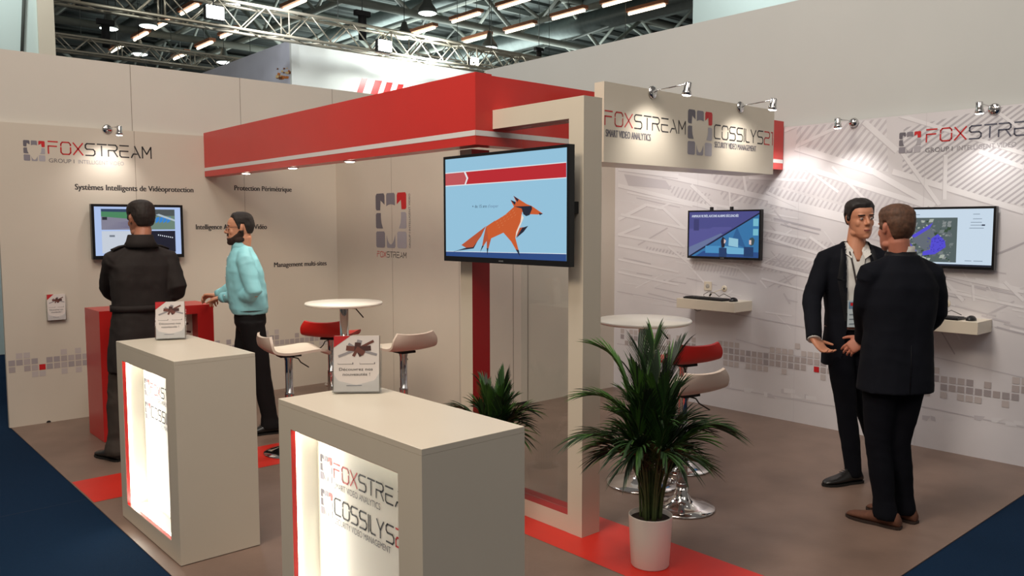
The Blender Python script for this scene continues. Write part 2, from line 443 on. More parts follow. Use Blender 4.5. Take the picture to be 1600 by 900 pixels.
for b in [(1036,273,1260,323,8),(1260,323,1420,362,8),(1243,230,1365,268,10),(1365,268,1460,322,9),(1243,257,1450,322,8),(1200,315,1330,347,6),
          (1395,268,1600,330,9),(1405,232,1468,320,6),(1478,242,1476,312,6),(1530,236,1600,262,7),(1300,260,1352,312,4),(1245,228,1312,197,5),
          (1350,190,1402,236,9),(1405,180,1600,240,6),(964,289,1120,327,6),(980,300,1082,322,3),(966,343,1010,320,5),(1010,320,1036,326,4),
          (1036,325,1070,357,4),(1080,289,1118,325,5),(966,367,1000,353,4),(970,335,1072,357,4),(966,366,1070,385,4),(966,383,1078,405,4),
          (1044,363,1068,385,3),(1044,385,1082,416,3),(1176,410,1260,430,5),(1260,430,1400,470,5),(1250,256,1310,300,4),(1225,205,1246,196,4),
          (1480,430,1600,456,5),(1470,432,1505,470,5),(1472,453,1600,480,4),(1520,445,1522,470,4),(1570,440,1600,470,5),(1200,372,1330,412,4),
          (1265,370,1300,395,4),(1140,300,1141,328,3),(1160,262,1166,300,4),(1170,278,1260,282,4),(960,262,1060,275,7),(1197,300,1245,322,4),
          (1125,345,1260,373,4),(1190,435,1400,490,3),(966,405,1060,425,3),(966,425,1060,445,3),(1545,165,1600,205,5)]:
    beam(*b)
# pale smooth ground of the print and its faint horizon
beam(964, 455, 1260, 512, 1.6, MD, False); beam(1260, 512, 1600, 590, 1.6, MD, False)
beam(964, 537, 1100, 558, 1.5, MD, False); beam(1150, 530, 1260, 560, 1.5, MD, False); beam(1415, 630, 1600, 668, 1.8, MD, False)
beam(1100, 600, 1310, 636, 1.6, MD, False)
for k in range(26):
    x = rb.uniform(1100, 1590); y = 592 + (x - 1100) * .145 + rb.uniform(-6, 8)
    mflat([(x, y), (x + rb.uniform(6, 22), y + 2), (x + rb.uniform(6, 20), y + 9), (x, y + 7)], rb.choice((MD, MP)))
mb.build('mural_print', wm)
F_M2 = Plane((XM - .002, 0, 0), (0, -1, 0), (0, 0, 1))
mosaic(F_M2, -5.33, .445, 70, .0573, .045, {5: 1, 18: 0, 36: 0}, {5: (0,), 36: (1, 2)}, 12, -1.43).build('mosaic_band', wm)
mb = MB(); logo_mark(mb, F_M2, -2.648, 2.163, .155, .152)
logo_word(mb, F_M2, -2.455, 2.232, 'FOXSTREAM', .088, .83, {0, 1, 2}, dark=mat('slate_ink', (78, 80, 98), .5))
text(mb, F_M2, -2.46, 2.158, 'GROUP I', .034, INKG, .185); text(mb, F_M2, -2.245, 2.158, 'INTELLIGENT VIDEO', .034, INKL, .37)
mb.build('logo', wm)
mb = MB()
for y in (4.43, 3.44, 2.46): mb.flat(F_M, [(-y, 0), (-y + .002, 0), (-y + .002, 2.44), (-y, 2.44)], MD, .0019)
mb.build('panel_seam', wm)

# ---- taller partitions standing behind the stand
ub = MB().box((1.17, YW + .045, 2.2), (6.24, YW + .09, 3.045), UPPER)
up = struct(ub.build('wall_back_upper'))
mb = MB()
FU = Plane((0, YW + .045, 0), (1, 0, 0), (0, 0, 1))
for x in (1.255, 2.287, 3.275, 4.26): mb.flat(FU, [(x, 2.3), (x + .004, 2.3), (x + .004, 3.045), (x, 3.045)], SEAM)
mb.build('panel_seam', up)
struct(MB().box((XM + .06, -2.0, 0), (XM + .12, 7.5, 3.46), UPPERG).build('wall_right_upper'))
# neighbour's printed banner past the left end of the wall
mb = MB(); nb = Plane((1.238, 0, 0), (0, -1, 0), (0, 0, 1))
mb.box((1.15, 8.3, 0), (1.20, 11.5, 2.2), mat('banner_blue', (52, 92, 128), .6, noise=.25, nscale=2))
mb.box((.9, 8.28, .0), (1.15, 11.5, .16), mat('banner_red', (170, 30, 44), .6))
mb.box((1.13, 8.5, .55), (1.149, 9.6, 1.3), mat('banner_pink', (180, 96, 118), .6, noise=.3, nscale=3))
tag(mb.build('exhibition_banner'), 'blue and pink printed banner of the next stand, past the left end of the wall', 'banner')

# ============================================================ FASCIA AND PORTAL
fa = thing('fascia_beam', 'large red L-shaped header beam with a thin white stripe above the stand', 'fascia', (0, 0, 2.09))
fz = 2.092
mb = MB()
mb.box((2.898, 3.583, fz), (3.018, YW - .002, 2.493), FASCIA); mb.box((3.018, 3.583, fz), (XM - .012, 3.703, 2.485), FASCIA)
ff = mb.build('header', fa, loc=(0, 0, 0)); ff.location = (0, 0, -2.09)
mb = MB()
FL = Plane((2.898, 0, 0), (0, -1, 0), (0, 0, 1)); FR = Plane((0, 3.583, 0), (1, 0, 0), (0, 0, 1))
mb.flat(FL, [(-(YW - .002), 2.143), (-3.583, 2.143), (-3.583, 2.173), (-(YW - .002), 2.173)], GREYST, .0015)
mb.flat(FR, [(2.898, 2.143), (XM - .012, 2.143), (XM - .012, 2.173), (2.898, 2.173)], GREYST, .0015)
o = mb.build('stripe', fa); o.location = (0, 0, -2.09)
LENS = mat('lamp_lens', (255, 246, 226), .4, emit=14)
for y in (6.80, 5.93, 5.06):
    mb = MB().lathe([(.046, 0), (.046, -.006), (.036, -.007)], CHROME, 20, c=(2.958, y, fz)); d = mb.build('downlight', fa); d.location = (0, 0, -2.09)
    mb = MB().lathe([(.034, -.0075), (.024, -.011), (.002, -.013)], LENS, 16, c=(2.958, y, fz)); e = mb.build('lamp', d)
    spot('downlight_light', (2.958, y, fz - .02), (3.02 + (.30 if y < 5.5 else .25), y + .1, 0), 26, 120, (1, .9, .76), .9)

pt = thing('display_portal', 'white rectangular frame with red inner faces and a glass pane, carrying the big screen', 'display frame', (3.09, 3.3, 0))
def pbox(name, a, b, mats, par=pt):
    o = MB().faces6(a, b, mats).build(name, par); o.location = (-3.09, -3.3, 0); return o
X0, X1 = 3.022, 3.158
WP = WHITE
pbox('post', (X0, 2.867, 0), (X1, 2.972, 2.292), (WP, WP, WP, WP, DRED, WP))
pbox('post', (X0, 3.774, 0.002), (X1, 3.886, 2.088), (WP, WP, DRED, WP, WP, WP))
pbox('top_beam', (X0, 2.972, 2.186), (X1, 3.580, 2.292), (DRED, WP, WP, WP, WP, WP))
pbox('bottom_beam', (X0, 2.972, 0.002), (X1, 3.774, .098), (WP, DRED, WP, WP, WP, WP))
o = MB().box((3.085, 2.973, .099), (3.095, 3.41, 2.184), GLASS).build('glass_pane', pt); o.location = (-3.09, -3.3, 0)

sg = thing('sign_box', 'long white sign box with two company logos, hung in front of the red header', 'sign', (4.59, 3.44, 2.016))
o = MB().box((3.651, 3.30, 2.016), (5.535, 3.377, 2.49), WHITE).box((3.651, 3.377, 2.016), (5.535, 3.583, 2.034), WHITE).box((4.0, 3.377, 2.15), (4.04, 3.583, 2.19), WHITE).box((5.1, 3.377, 2.15), (5.14, 3.583, 2.19), WHITE).build('box', sg); o.location = (-4.59, -3.44, -2.016)
F_G = Plane((0, 3.30, 0), (1, 0, 0), (0, 0, 1))
mb = MB()
u0, v0 = F_G.px(947, 205); u1, _ = F_G.px(1071, 200)
a = F_G.px(945, 196); b = F_G.px(1071, 178)
logo_word(mb, F_G, a[0], F_G.px(947, 195)[1] , 'FOXSTREAM', F_G.px(947, 173)[1] - F_G.px(947, 195)[1], b[0] - a[0], {0, 1, 2}, wt=.1)
a = F_G.px(946, 213); b = F_G.px(1016, 216)
text(mb, F_G, a[0], a[1], 'SMART VIDEO ANALYTICS', .045, INKG, b[0] - a[0], bold=.01)
o = mb.build('logo', sg); o.location = (-4.59, -3.44, -2.016); mb = MB()
a = F_G.px(1074, 241); b = F_G.px(1113, 176)
logo_mark(mb, F_G, a[0], a[1], b[0] - a[0], b[1] - a[1])
a = F_G.px(1116, 216); b = F_G.px(1209, 201); t = F_G.px(1116, 195)
logo_word(mb, F_G, a[0], a[1], 'COSSILYS21', t[1] - a[1], (b[0] - a[0]) * .982, {8, 9}, wt=.1)
a = F_G.px(1116, 230); b = F_G.px(1181, 233)
text(mb, F_G, a[0], a[1], 'SECURITY VIDEO MANAGEMENT', .042, INKG, b[0] - a[0], bold=.01)
o = mb.build('logo', sg); o.location = (-4.59, -3.44, -2.016)

# ============================================================ COUNTERS WITH LIT NICHES
def counter(y0, label, stand):
    x0, x1, y1, H = 1.32, 1.72, y0 + .92, 1.0
    t = thing('reception_counter', label, 'counter', (1.52, y0 + .46, 0), 0, 'white exhibition counters')
    off = (-1.52, -(y0 + .46), 0)
    ya, yb, za, zb = y0 + .125, y1 - .095, .093, .902
    mb = MB()
    mb.box((x0, y0, 0.004), (x0 + .019, ya, H - .02), WHITE); mb.box((x0, yb, 0.004), (x0 + .019, y1, H - .02), WHITE)
    mb.box((x0, ya, 0.004), (x0 + .019, yb, za), WHITE); mb.box((x0, ya, zb), (x0 + .019, yb, H - .02), WHITE)
    mb.box((x0 + .019, y0, 0.004), (x1, y0 + .019, H - .02), WHITE); mb.box((x0 + .019, y1 - .019, 0.004), (x1, y1, H - .02), WHITE)
    mb.box((x1 - .019, y0 + .019, 0.004), (x1, y1 - .019, H - .02), WHITE)
    o = mb.build('cabinet', t); o.location = off
    o = MB().box((x0, y0, H - .02), (x1, y1, H), WHITE).build('counter_top', t, bevel=.0012); o.location = off
    # red edging of the opening
    mb = MB(); e = .0015; w = .019
    mb.box((x0 + .001, ya, za + e), (x0 + w, ya + e, zb - e), RED); mb.box((x0 + .001, yb - e, za + e), (x0 + w, yb, zb - e), RED)
    mb.box((x0 + .001, ya, za), (x0 + w, yb, za + e), RED); mb.box((x0 + .001, ya, zb - e), (x0 + w, yb, zb), RED)
    o = mb.build('edging', t); o.location = off
    xb = 1.43; NW = mat('niche_white', (232, 229, 220), .3)
    mb = MB(); mb.box((xb, ya - .02, za - .02), (xb + .01, yb + .02, zb + .02), NW)
    mb.box((x0 + w, ya - .02, za - .02), (xb, ya - .01, zb + .02), NW); mb.box((x0 + w, yb + .01, za - .02), (xb, yb + .02, zb + .02), NW)
    mb.box((x0 + w, ya - .01, za - .02), (xb, yb + .01, za - .01), NW); mb.box((x0 + w, ya - .01, zb + .01), (xb, yb + .01, zb + .02), NW)
    n = mb.build('niche', t); n.location = off
    LED = mat('led_strip', (255, 250, 228), .5, emit=7)
    mb = MB(); mb.box((x0 + w + .004, yb + .003, za), (x0 + w + .016, yb + .009, zb), LED)
    mb.box((x0 + w + .004, ya, za - .009), (x0 + w + .016, yb, za - .003), LED)
    mb.box((x0 + w + .004, ya, zb + .003), (x0 + w + .016, yb, zb + .009), LED)
    o = mb.build('led_strip', n)
    F = Plane((xb, 0, 0), (0, -1, 0), (0, 0, 1)); mb = MB()
    yt = yb - .015
    logo_mark(mb, F, -yt, .700, .085, .095); logo_word(mb, F, -yt + .10, .725, 'FOXSTREAM', .055, .505, {0, 1, 2}, dark=INK)
    text(mb, F, -yt + .10, .688, 'SMART VIDEO ANALYTICS', .024, INKG, .31)
    mb.build('lettering', n); mb = MB()
    logo_mark(mb, F, -yt, .568, .085, .095); logo_word(mb, F, -yt + .10, .592, 'COSSILYS21', .060, .475, {8, 9}, dark=INK)
    text(mb, F, -yt + .10, .556, 'SECURITY VIDEO MANAGEMENT', .024, INKG, .37)
    mb.build('lettering', n)
    # led light inside the niche
    for (loc, tg, sx, sy) in (((x0 + .045, yb + .004, (za + zb) / 2), (x0 + .07, ya, .5), .01, zb - za), ):
        l = bpy.data.lights.new('led_light', 'AREA'); l.shape = 'RECTANGLE'; l.size = .012; l.size_y = zb - za; l.energy = 1.7; l.color = (1, .97, .86)
        q = bpy.data.objects.new('led_light', l); COL.objects.link(q); q.location = loc; q.rotation_euler = (math.radians(-90), 0, 0)
    l = bpy.data.lights.new('led_light', 'AREA'); l.shape = 'RECTANGLE'; l.size = .012; l.size_y = yb - ya; l.energy = .9; l.color = (1, .97, .86)
    q = bpy.data.objects.new('led_light', l); COL.objects.link(q); q.location = (x0 + .045, (ya + yb) / 2, za - .004); q.rotation_euler = (math.radians(180), 0, 0)
    return t
counter(3.905, 'white box counter with a lit niche, the one further back and to the left', 1)
counter(1.885, 'white box counter with a lit niche, the nearest one at the front', 2)

# red counter under the left screen
t = thing('red_counter', 'red counter with an open front, behind the man in the dark coat', 'counter', (2.12, 6.78, 0))
mb = MB()
rx0, rx1, ry0, ry1 = 1.69, 2.552, 6.58, 6.98
mb.box((rx0, ry0, 0.002), (rx0 + .13, ry1, .975), RED); mb.box((rx1 - .13, ry0, 0.002), (rx1, ry1, .975), RED)
mb.box((rx0 + .13, ry0, .93), (rx1 - .13, ry1, .975), RED); mb.box((rx0 + .13, ry0, 0.002), (rx1 - .13, ry1, .12), RED)
o = mb.build('cabinet', t); o.location = (-2.12, -6.78, 0)
o = MB().box((rx0, ry0, .975), (rx1, ry1, 1.0), RED).build('counter_top', t); o.location = (-2.12, -6.78, 0)
o = MB().box((rx0 + .13, ry0 + .12, .12), (rx1 - .13, ry0 + .135, .93), WHITE).build('back_panel', t); o.location = (-2.12, -6.78, 0)
FB = Plane((0, ry0 + .12, 0), (1, 0, 0), (0, 0, 1))
mb = MB(); HAND = mat('hand_print', (92, 58, 54), .5)
for an, L in ((.5, .12), (2.6, .11), (1.5, .06), (-.3, .13), (-2.8, .12), (-2.2, .06), (-1.2, .05), (.1, .06)):
    mb.stroke(FB, [(2.28, .80), (2.28 + L * math.cos(an), .80 + L * .75 * math.sin(an))], .03 if L < .07 else .016, HAND)
for v in (.66, .62, .55): mb.flat(FB, [(2.19, v), (2.36, v), (2.36, v + .006), (2.19, v + .006)], INKL)
o = mb.build('print', t); o.location = (-2.12, -6.78, 0)

# ============================================================ SCREENS
def em(name, c, s=.9):
    m = mat('screen_' + name, c, .35, emit=s, spec=.3); m.node_tree.nodes['Principled BSDF'].inputs['Base Color'].default_value = (.01, .01, .012, 1); return m
def tv(label, F, u0, v0, u1, v1, h0, h1, content, bez=.02, bezb=None):
    ctr = F((u0 + u1) / 2, v0, (h0 + h1) / 2); t = thing('television', label, 'television', ctr)
    def loc(o): o.location = -ctr; return o
    bezb = bezb or bez
    mb = MB()
    def fbox(a0, b0, a1, b1, k0, k1, m):
        P = [F(a, b, k) for k in (k0, k1) for a, b in ((a0, b0), (a1, b0), (a1, b1), (a0, b1))]
        mb.add(P, [(0, 3, 2, 1), (4, 5, 6, 7), (0, 1, 5, 4), (1, 2, 6, 5), (2, 3, 7, 6), (3, 0, 4, 7)], m)
    k = h1 - .004
    fbox(u0, v0, u1, v1, h0 + .012, k, BLACKP)
    fbox(u0 + .12, v0 + .06, u1 - .12, v1 - .06, h0, h0 + .012, BLACKM)
    loc(mb.build('back_cover', t))
    mb = MB()
    fbox(u0, v0, u0 + bez, v1, k, h1, BLACKP); fbox(u1 - bez, v0, u1, v1, k, h1, BLACKP)
    fbox(u0 + bez, v0, u1 - bez, v0 + bezb, k, h1, BLACKP); fbox(u0 + bez, v1 - bez, u1 - bez, v1, k, h1, BLACKP)
    bz = loc(mb.build('bezel', t, bevel=.001))
    mb = MB(); um = (u0 + u1) / 2
    mb.flat(F, [(um - .02, v0 + bezb * .35), (um + .02, v0 + bezb * .35), (um + .02, v0 + bezb * .6), (um - .02, v0 + bezb * .6)], BRUSH, h1 + .0006)
    mb.build('badge', bz)
    mb = MB(); G = Plane(F(u0 + bez, v0 + bezb, k + .0003), F.u, F.v)
    content(mb, G, u1 - u0 - 2 * bez, v1 - v0 - bez - bezb)
    s = loc(mb.build('screen', t))
    return t
def lay(mb, G, w, h, pts, m, k):      # pts in fractions of the screen, y up
    mb.flat(G, [(a * w, b * h) for a, b in pts], m, .0002 + k * .00012)
def R_(x0, y0, x1, y1): return [(x0, y0), (x1, y0), (x1, y1), (x0, y1)]
def scr_fox(mb, G, w, h):
    # points read off the photographed screen (4.5 px per image px, origin 685, 220)
    k = 0
    def P(pts, m):
        nonlocal k; k += 1
        q = [G.px(685 + x / 4.5, 220 + y / 4.5) for x, y in pts]
        q = [(min(max(a, 0), w), min(max(b, 0), h)) for a, b in q]
        mb.flat(G, q, m, .0002 + k * .00003)
    k = 0
    P([(-400, -400), (1600, -400), (1600, 1600), (-400, 1600)], em('sky_blue', (152, 200, 226)))
    NV = em('floor_blue', (40, 74, 134)); WT = em('white', (236, 240, 244)); BN = em('banner', (190, 34, 44)); BP = em('banner_pale', (196, 84, 88))
    P([(20, 777), (900, 797), (900, 900), (20, 880)], NV); P([(20, 774), (900, 793), (900, 797), (20, 777)], WT)
    P([(20, 229), (900, 148), (900, 262), (20, 324)], WT); P([(20, 235), (900, 154), (900, 256), (20, 318)], BN)
    P([(20, 235), (190, 220), (206, 262), (190, 306), (20, 318)], BP); P([(180, 221), (192, 220), (210, 262), (194, 306), (184, 307), (198, 264)], WT)
    O = em('orange', (206, 92, 42)); K = em('navy', (26, 32, 50)); O2 = em('dark_orange', (186, 84, 50))
    P([(92, 784), (180, 756), (245, 740), (300, 660), (248, 757), (140, 772)], K)
    P([(162, 733), (335, 600), (300, 672), (244, 748), (195, 752)], O2)
    P([(332, 612), (345, 612), (343, 700), (318, 738), (308, 742), (318, 680)], O2); P([(308, 738), (320, 738), (294, 782)], K)
    P([(335, 604), (400, 560), (372, 684), (352, 760), (341, 760), (340, 690)], O2); P([(340, 754), (352, 757), (344, 806)], K)
    P([(340, 602), (470, 520), (534, 462), (590, 470), (586, 560), (542, 684), (500, 676), (458, 646), (372, 686), (352, 700)], O)
    P([(458, 646), (540, 620), (542, 684), (564, 768), (548, 770), (512, 708)], O); P([(544, 764), (566, 768), (574, 814)], K)
    P([(586, 515), (600, 540), (560, 640), (542, 684), (548, 640), (578, 570)], em('cream', (236, 226, 214)))
    P([(545, 680), (572, 612), (600, 606), (575, 650)], O2); P([(590, 612), (632, 598), (600, 640), (548, 684)], K)
    P([(532, 464), (508, 416), (548, 432), (528, 386), (620, 444), (656, 458), (735, 512), (700, 518), (640, 516), (590, 500)], O)
    P([(508, 416), (545, 430), (538, 452)], K); P([(528, 386), (566, 412), (556, 430)], K)
    P([(532, 462), (656, 458), (660, 478), (642, 522), (618, 530), (598, 516), (586, 476)], K)
    P([(706, 506), (736, 512), (714, 524)], K)
    for i in range(20):
        a_ = 400 + 24 * (i % 6) + 8 * (i // 6); b_ = 585 - 14 * (i % 6) + 16 * (i // 6) - 20
        P([(a_, b_), (a_ + 12, b_ - 12), (a_ + 6, b_ - 2)], em('fleck', (232, 140, 92)))
    T0 = G.px(685 + 240 / 4.5, 220 + 472 / 4.5); T1 = G.px(685 + 342 / 4.5, 220 + 470 / 4.5); T2 = G.px(685 + 350 / 4.5, 220 + 470 / 4.5); T3 = G.px(685 + 424 / 4.5, 220 + 468 / 4.5)
    text(mb, G, T0[0], T0[1], '+ de 15 ans', .018, em('type', (50, 60, 84)), T1[0] - T0[0], h=.0025); text(mb, G, T2[0], T2[1], "d'exper", .018, em('type_pale', (110, 140, 168)), T3[0] - T2[0], h=.0025)
F_TV = Plane((3.02, 0, 0), (0, -1, 0), (0, 0, 1))
tb = tv('large television showing an orange fox on pale blue, mounted on the white frame', F_TV, -3.918, 1.428, -2.872, 2.044, .046, .098, scr_fox, .016, .03)

o = MB().box((2.985, 2.90, 1.70), (3.021, 3.87, 1.76), BLACKM).box((2.975, 3.2, 1.60), (2.985, 3.6, 1.86), BLACKM).build('mount', tb); o.location = -tb.location
def scr_office(mb, G, w, h):
    lay(mb, G, w, h, R_(0, 0, 1, 1), em('violet', (74, 76, 138)), 0)
    lay(mb, G, w, h, [(0, 0), (.5, .5), (.35, .62), (.25, .6), (.0, .42)], em('violet_floor', (104, 118, 158)), 1)
    lay(mb, G, w, h, [(0, .2), (0, .62), (.3, .62), (.36, .66), (.62, .66), (.62, .62)], em('violet_mid', (86, 86, 150)), 2)
    lay(mb, G, w, h, R_(.07, .58, .15, .84), em('violet_dark', (58, 60, 112)), 3)
    lay(mb, G, w, h, [(0, .0), (1, .97), (1, 0)], em('office_blue', (54, 118, 170)), 4)
    lay(mb, G, w, h, [(0, .0), (1, .97), (1, .935), (.04, .0)], em('dark_line', (22, 30, 58)), 5)
    lay(mb, G, w, h, [(.1, 0), (1, 0), (1, .12), (.22, .12)], em('office_floor', (40, 78, 138)), 6)
    lay(mb, G, w, h, [(.7, .66), (.62, .33), (.83, .2)], em('office_shade', (44, 96, 148)), 6)
    for a in (.92,):
        lay(mb, G, w, h, R_(a, .68, a + .07, .84), em('pale_cyan', (120, 190, 210)), 7); lay(mb, G, w, h, R_(a, .48, a + .07, .62), em('pale_cyan', (120, 190, 210)), 7)
    lay(mb, G, w, h, R_(.25, .08, .47, .24), em('desk_l', (74, 146, 196)), 7)
    lay(mb, G, w, h, [(.57, .07), (.80, .07), (.80, .2), (.52, .24)], em('desk', (112, 178, 214)), 8)
    lay(mb, G, w, h, [(.585, .25), (.72, .22), (.72, .4), (.59, .43)], em('monitor', (150, 200, 220)), 9)
    lay(mb, G, w, h, [(.50, .45), (.54, .40), (.53, .22), (.49, .2), (.475, .35)], em('hair', (36, 30, 44)), 10)
    lay(mb, G, w, h, [(.52, .4), (.55, .36), (.535, .3), (.52, .3)], em('skin', (222, 196, 190)), 11)
    lay(mb, G, w, h, R_(.45, .0, .56, .2), em('suit', (30, 60, 104)), 11)
    lay(mb, G, w, h, [(.88, .42), (.92, .44), (.945, .38), (.93, .28), (.89, .25), (.87, .33)], em('hair2', (60, 78, 84)), 10)
    lay(mb, G, w, h, [(.87, .38), (.90, .38), (.90, .28), (.87, .29)], em('skin', (222, 196, 190)), 11)
    lay(mb, G, w, h, R_(.80, .02, .93, .23), em('suit', (30, 60, 104)), 12)
    text(mb, G, .04 * w, .88 * h, 'ANIMAUX FILTRÉS, AUCUNE ALARME DÉCLENCHÉE', .022, em('type_white', (214, 222, 240)), .68 * w, h=.0032, bold=.01)
t2 = tv('small television on the mural wall showing two office workers, wires clipped on its top edge', F_M, -4.49, 1.338, -3.747, 1.768, .006, .062, scr_office, .014, .02)
for u in (-4.245, -4.04):
    P0 = t2.location
    o = MB().box((XM - .06, -u - .011, 1.768), (XM - .035, -u + .011, 1.796), BLACKM).build('bracket', t2); o.location = -P0
def scr_map(mb, G, w, h):
    lay(mb, G, w, h, R_(0, 0, 1, 1), em('page', (206, 224, 240)), 0)
    lay(mb, G, w, h, R_(0, 0, 1, .03), em('taskbar', (24, 32, 50)), 1)
    lay(mb, G, w, h, R_(.08, .06, .68, .85), em('map_base', (84, 98, 98)), 1)
    rr = random.Random(4); k = 2
    cols = [em('roof', (116, 126, 126)), em('tree', (52, 74, 54)), em('road', (136, 142, 142)), em('roof2', (96, 104, 110)), em('light', (170, 178, 168))]
    for i in range(170):
        x, y = rr.uniform(.1, .63), rr.uniform(.08, .8); s = rr.uniform(.008, .035); a = rr.choice((.6, .62, 2.1)); c, d = math.cos(a) * s, math.sin(a) * s * 1.6
        q = [(x + c, y + d), (x - d * .5, y + c), (x - c, y - d), (x + d * .5, y - c)]
        q = [(min(max(p, .08), .68), min(max(r, .06), .85)) for p, r in q]
        lay(mb, G, w, h, q, rr.choice(cols), 2 + i * .02)
    VI = em('violet_zone', (84, 76, 214))
    lay(mb, G, w, h, [(.24, .52), (.45, .76), (.42, .66), (.28, .48)], VI, 7); lay(mb, G, w, h, [(.14, .42), (.23, .40), (.30, .25), (.22, .24)], VI, 7)
    lay(mb, G, w, h, [(.24, .45), (.44, .68), (.5, .4), (.4, .24)], em('lot', (100, 108, 118)), 7.5)
    lay(mb, G, w, h, [(.44, .48), (.50, .56), (.57, .44), (.58, .33), (.48, .20), (.36, .17), (.36, .24), (.43, .28)], VI, 8)
    for i in range(40):
        x, y = rr.uniform(.40, .56), rr.uniform(.22, .5)
        lay(mb, G, w, h, R_(x, y, x + .01, y + .014), em('violet_dark2', (58, 50, 170)), 9)
    GY = em('ui_grey', (140, 156, 172))
    for (x, y, l) in ((.72 + .1, .90, .06), (.82, .82, .08), (.80, .76, .1), (.80, .71, .12), (.79, .66, .13), (.10, .9, .12), (.26, .9, .06), (.76, .09, .06), (.84, .09, .08)):
        lay(mb, G, w, h, R_(x, y, x + l, y + .012), GY, 3)
    lay(mb, G, w, h, R_(.9, .705, .93, .73), em('ui_dark', (50, 60, 80)), 4)
tv('television on the right wall with an aerial map, behind the man with brown shoes', F_M, -2.70, 1.328, -1.96, 1.763, .006, .062, scr_map, .016, .02)
def scr_quad(mb, G, w, h):
    lay(mb, G, w, h, R_(0, 0, 1, 1), em('page_blue', (178, 200, 242)), 0)
    L = [(.075, .53, .48, .955), (.52, .53, .93, .955), (.075, .05, .48, .50), (.52, .05, .93, .50)]
    lay(mb, G, w, h, R_(*L[0]), em('road_violet', (134, 132, 150)), 1)
    lay(mb, G, w, h, R_(.075, .87, .48, .955), em('trees', (44, 66, 96)), 2); lay(mb, G, w, h, [(.075, .80), (.48, .74), (.48, .89), (.075, .90)], em('grass', (74, 136, 96)), 3)
    for i in range(5): lay(mb, G, w, h, [(.09 + i*.03, .55 + .03 * i), (.47, .59 + .03 * i), (.47, .575 + .03 * i)], em('shadow_violet', (92, 86, 122)), 4)
    lay(mb, G, w, h, R_(.085, .73, .14, .79), em('car', (36, 40, 52)), 5)
    lay(mb, G, w, h, R_(*L[1]), em('park', (110, 134, 120)), 1); lay(mb, G, w, h, R_(.52, .82, .93, .955), em('park_trees', (76, 84, 86)), 2)
    for i in range(7): lay(mb, G, w, h, [(.56 + i*.045, .66), (.60 + i*.045, .70), (.61 + i*.045, .80), (.57 + i*.045, .78)], em('cars_blue', (48, 132, 214)), 4)
    lay(mb, G, w, h, [(.70, .84), (.93, .70), (.93, .74), (.74, .86)], em('pale_road', (180, 196, 206)), 5)
    lay(mb, G, w, h, R_(*L[2]), em('snow', (204, 212, 224)), 1); lay(mb, G, w, h, R_(.16, .38, .22, .42), em('car_grey', (120, 130, 142)), 2)
    lay(mb, G, w, h, R_(*L[3]), em('night', (22, 26, 44)), 1)
    for i in range(8): lay(mb, G, w, h, R_(.72 + i*.024, .40 - i*.008, .732 + i*.024, .425 - i*.008), em('lamps', (220, 226, 236)), 2)
t1 = tv('television on the back wall showing four camera pictures, behind the man in the dark coat', F_W, 1.90, 1.355, 2.66, 1.825, .012, .075, scr_quad, .022, .03)

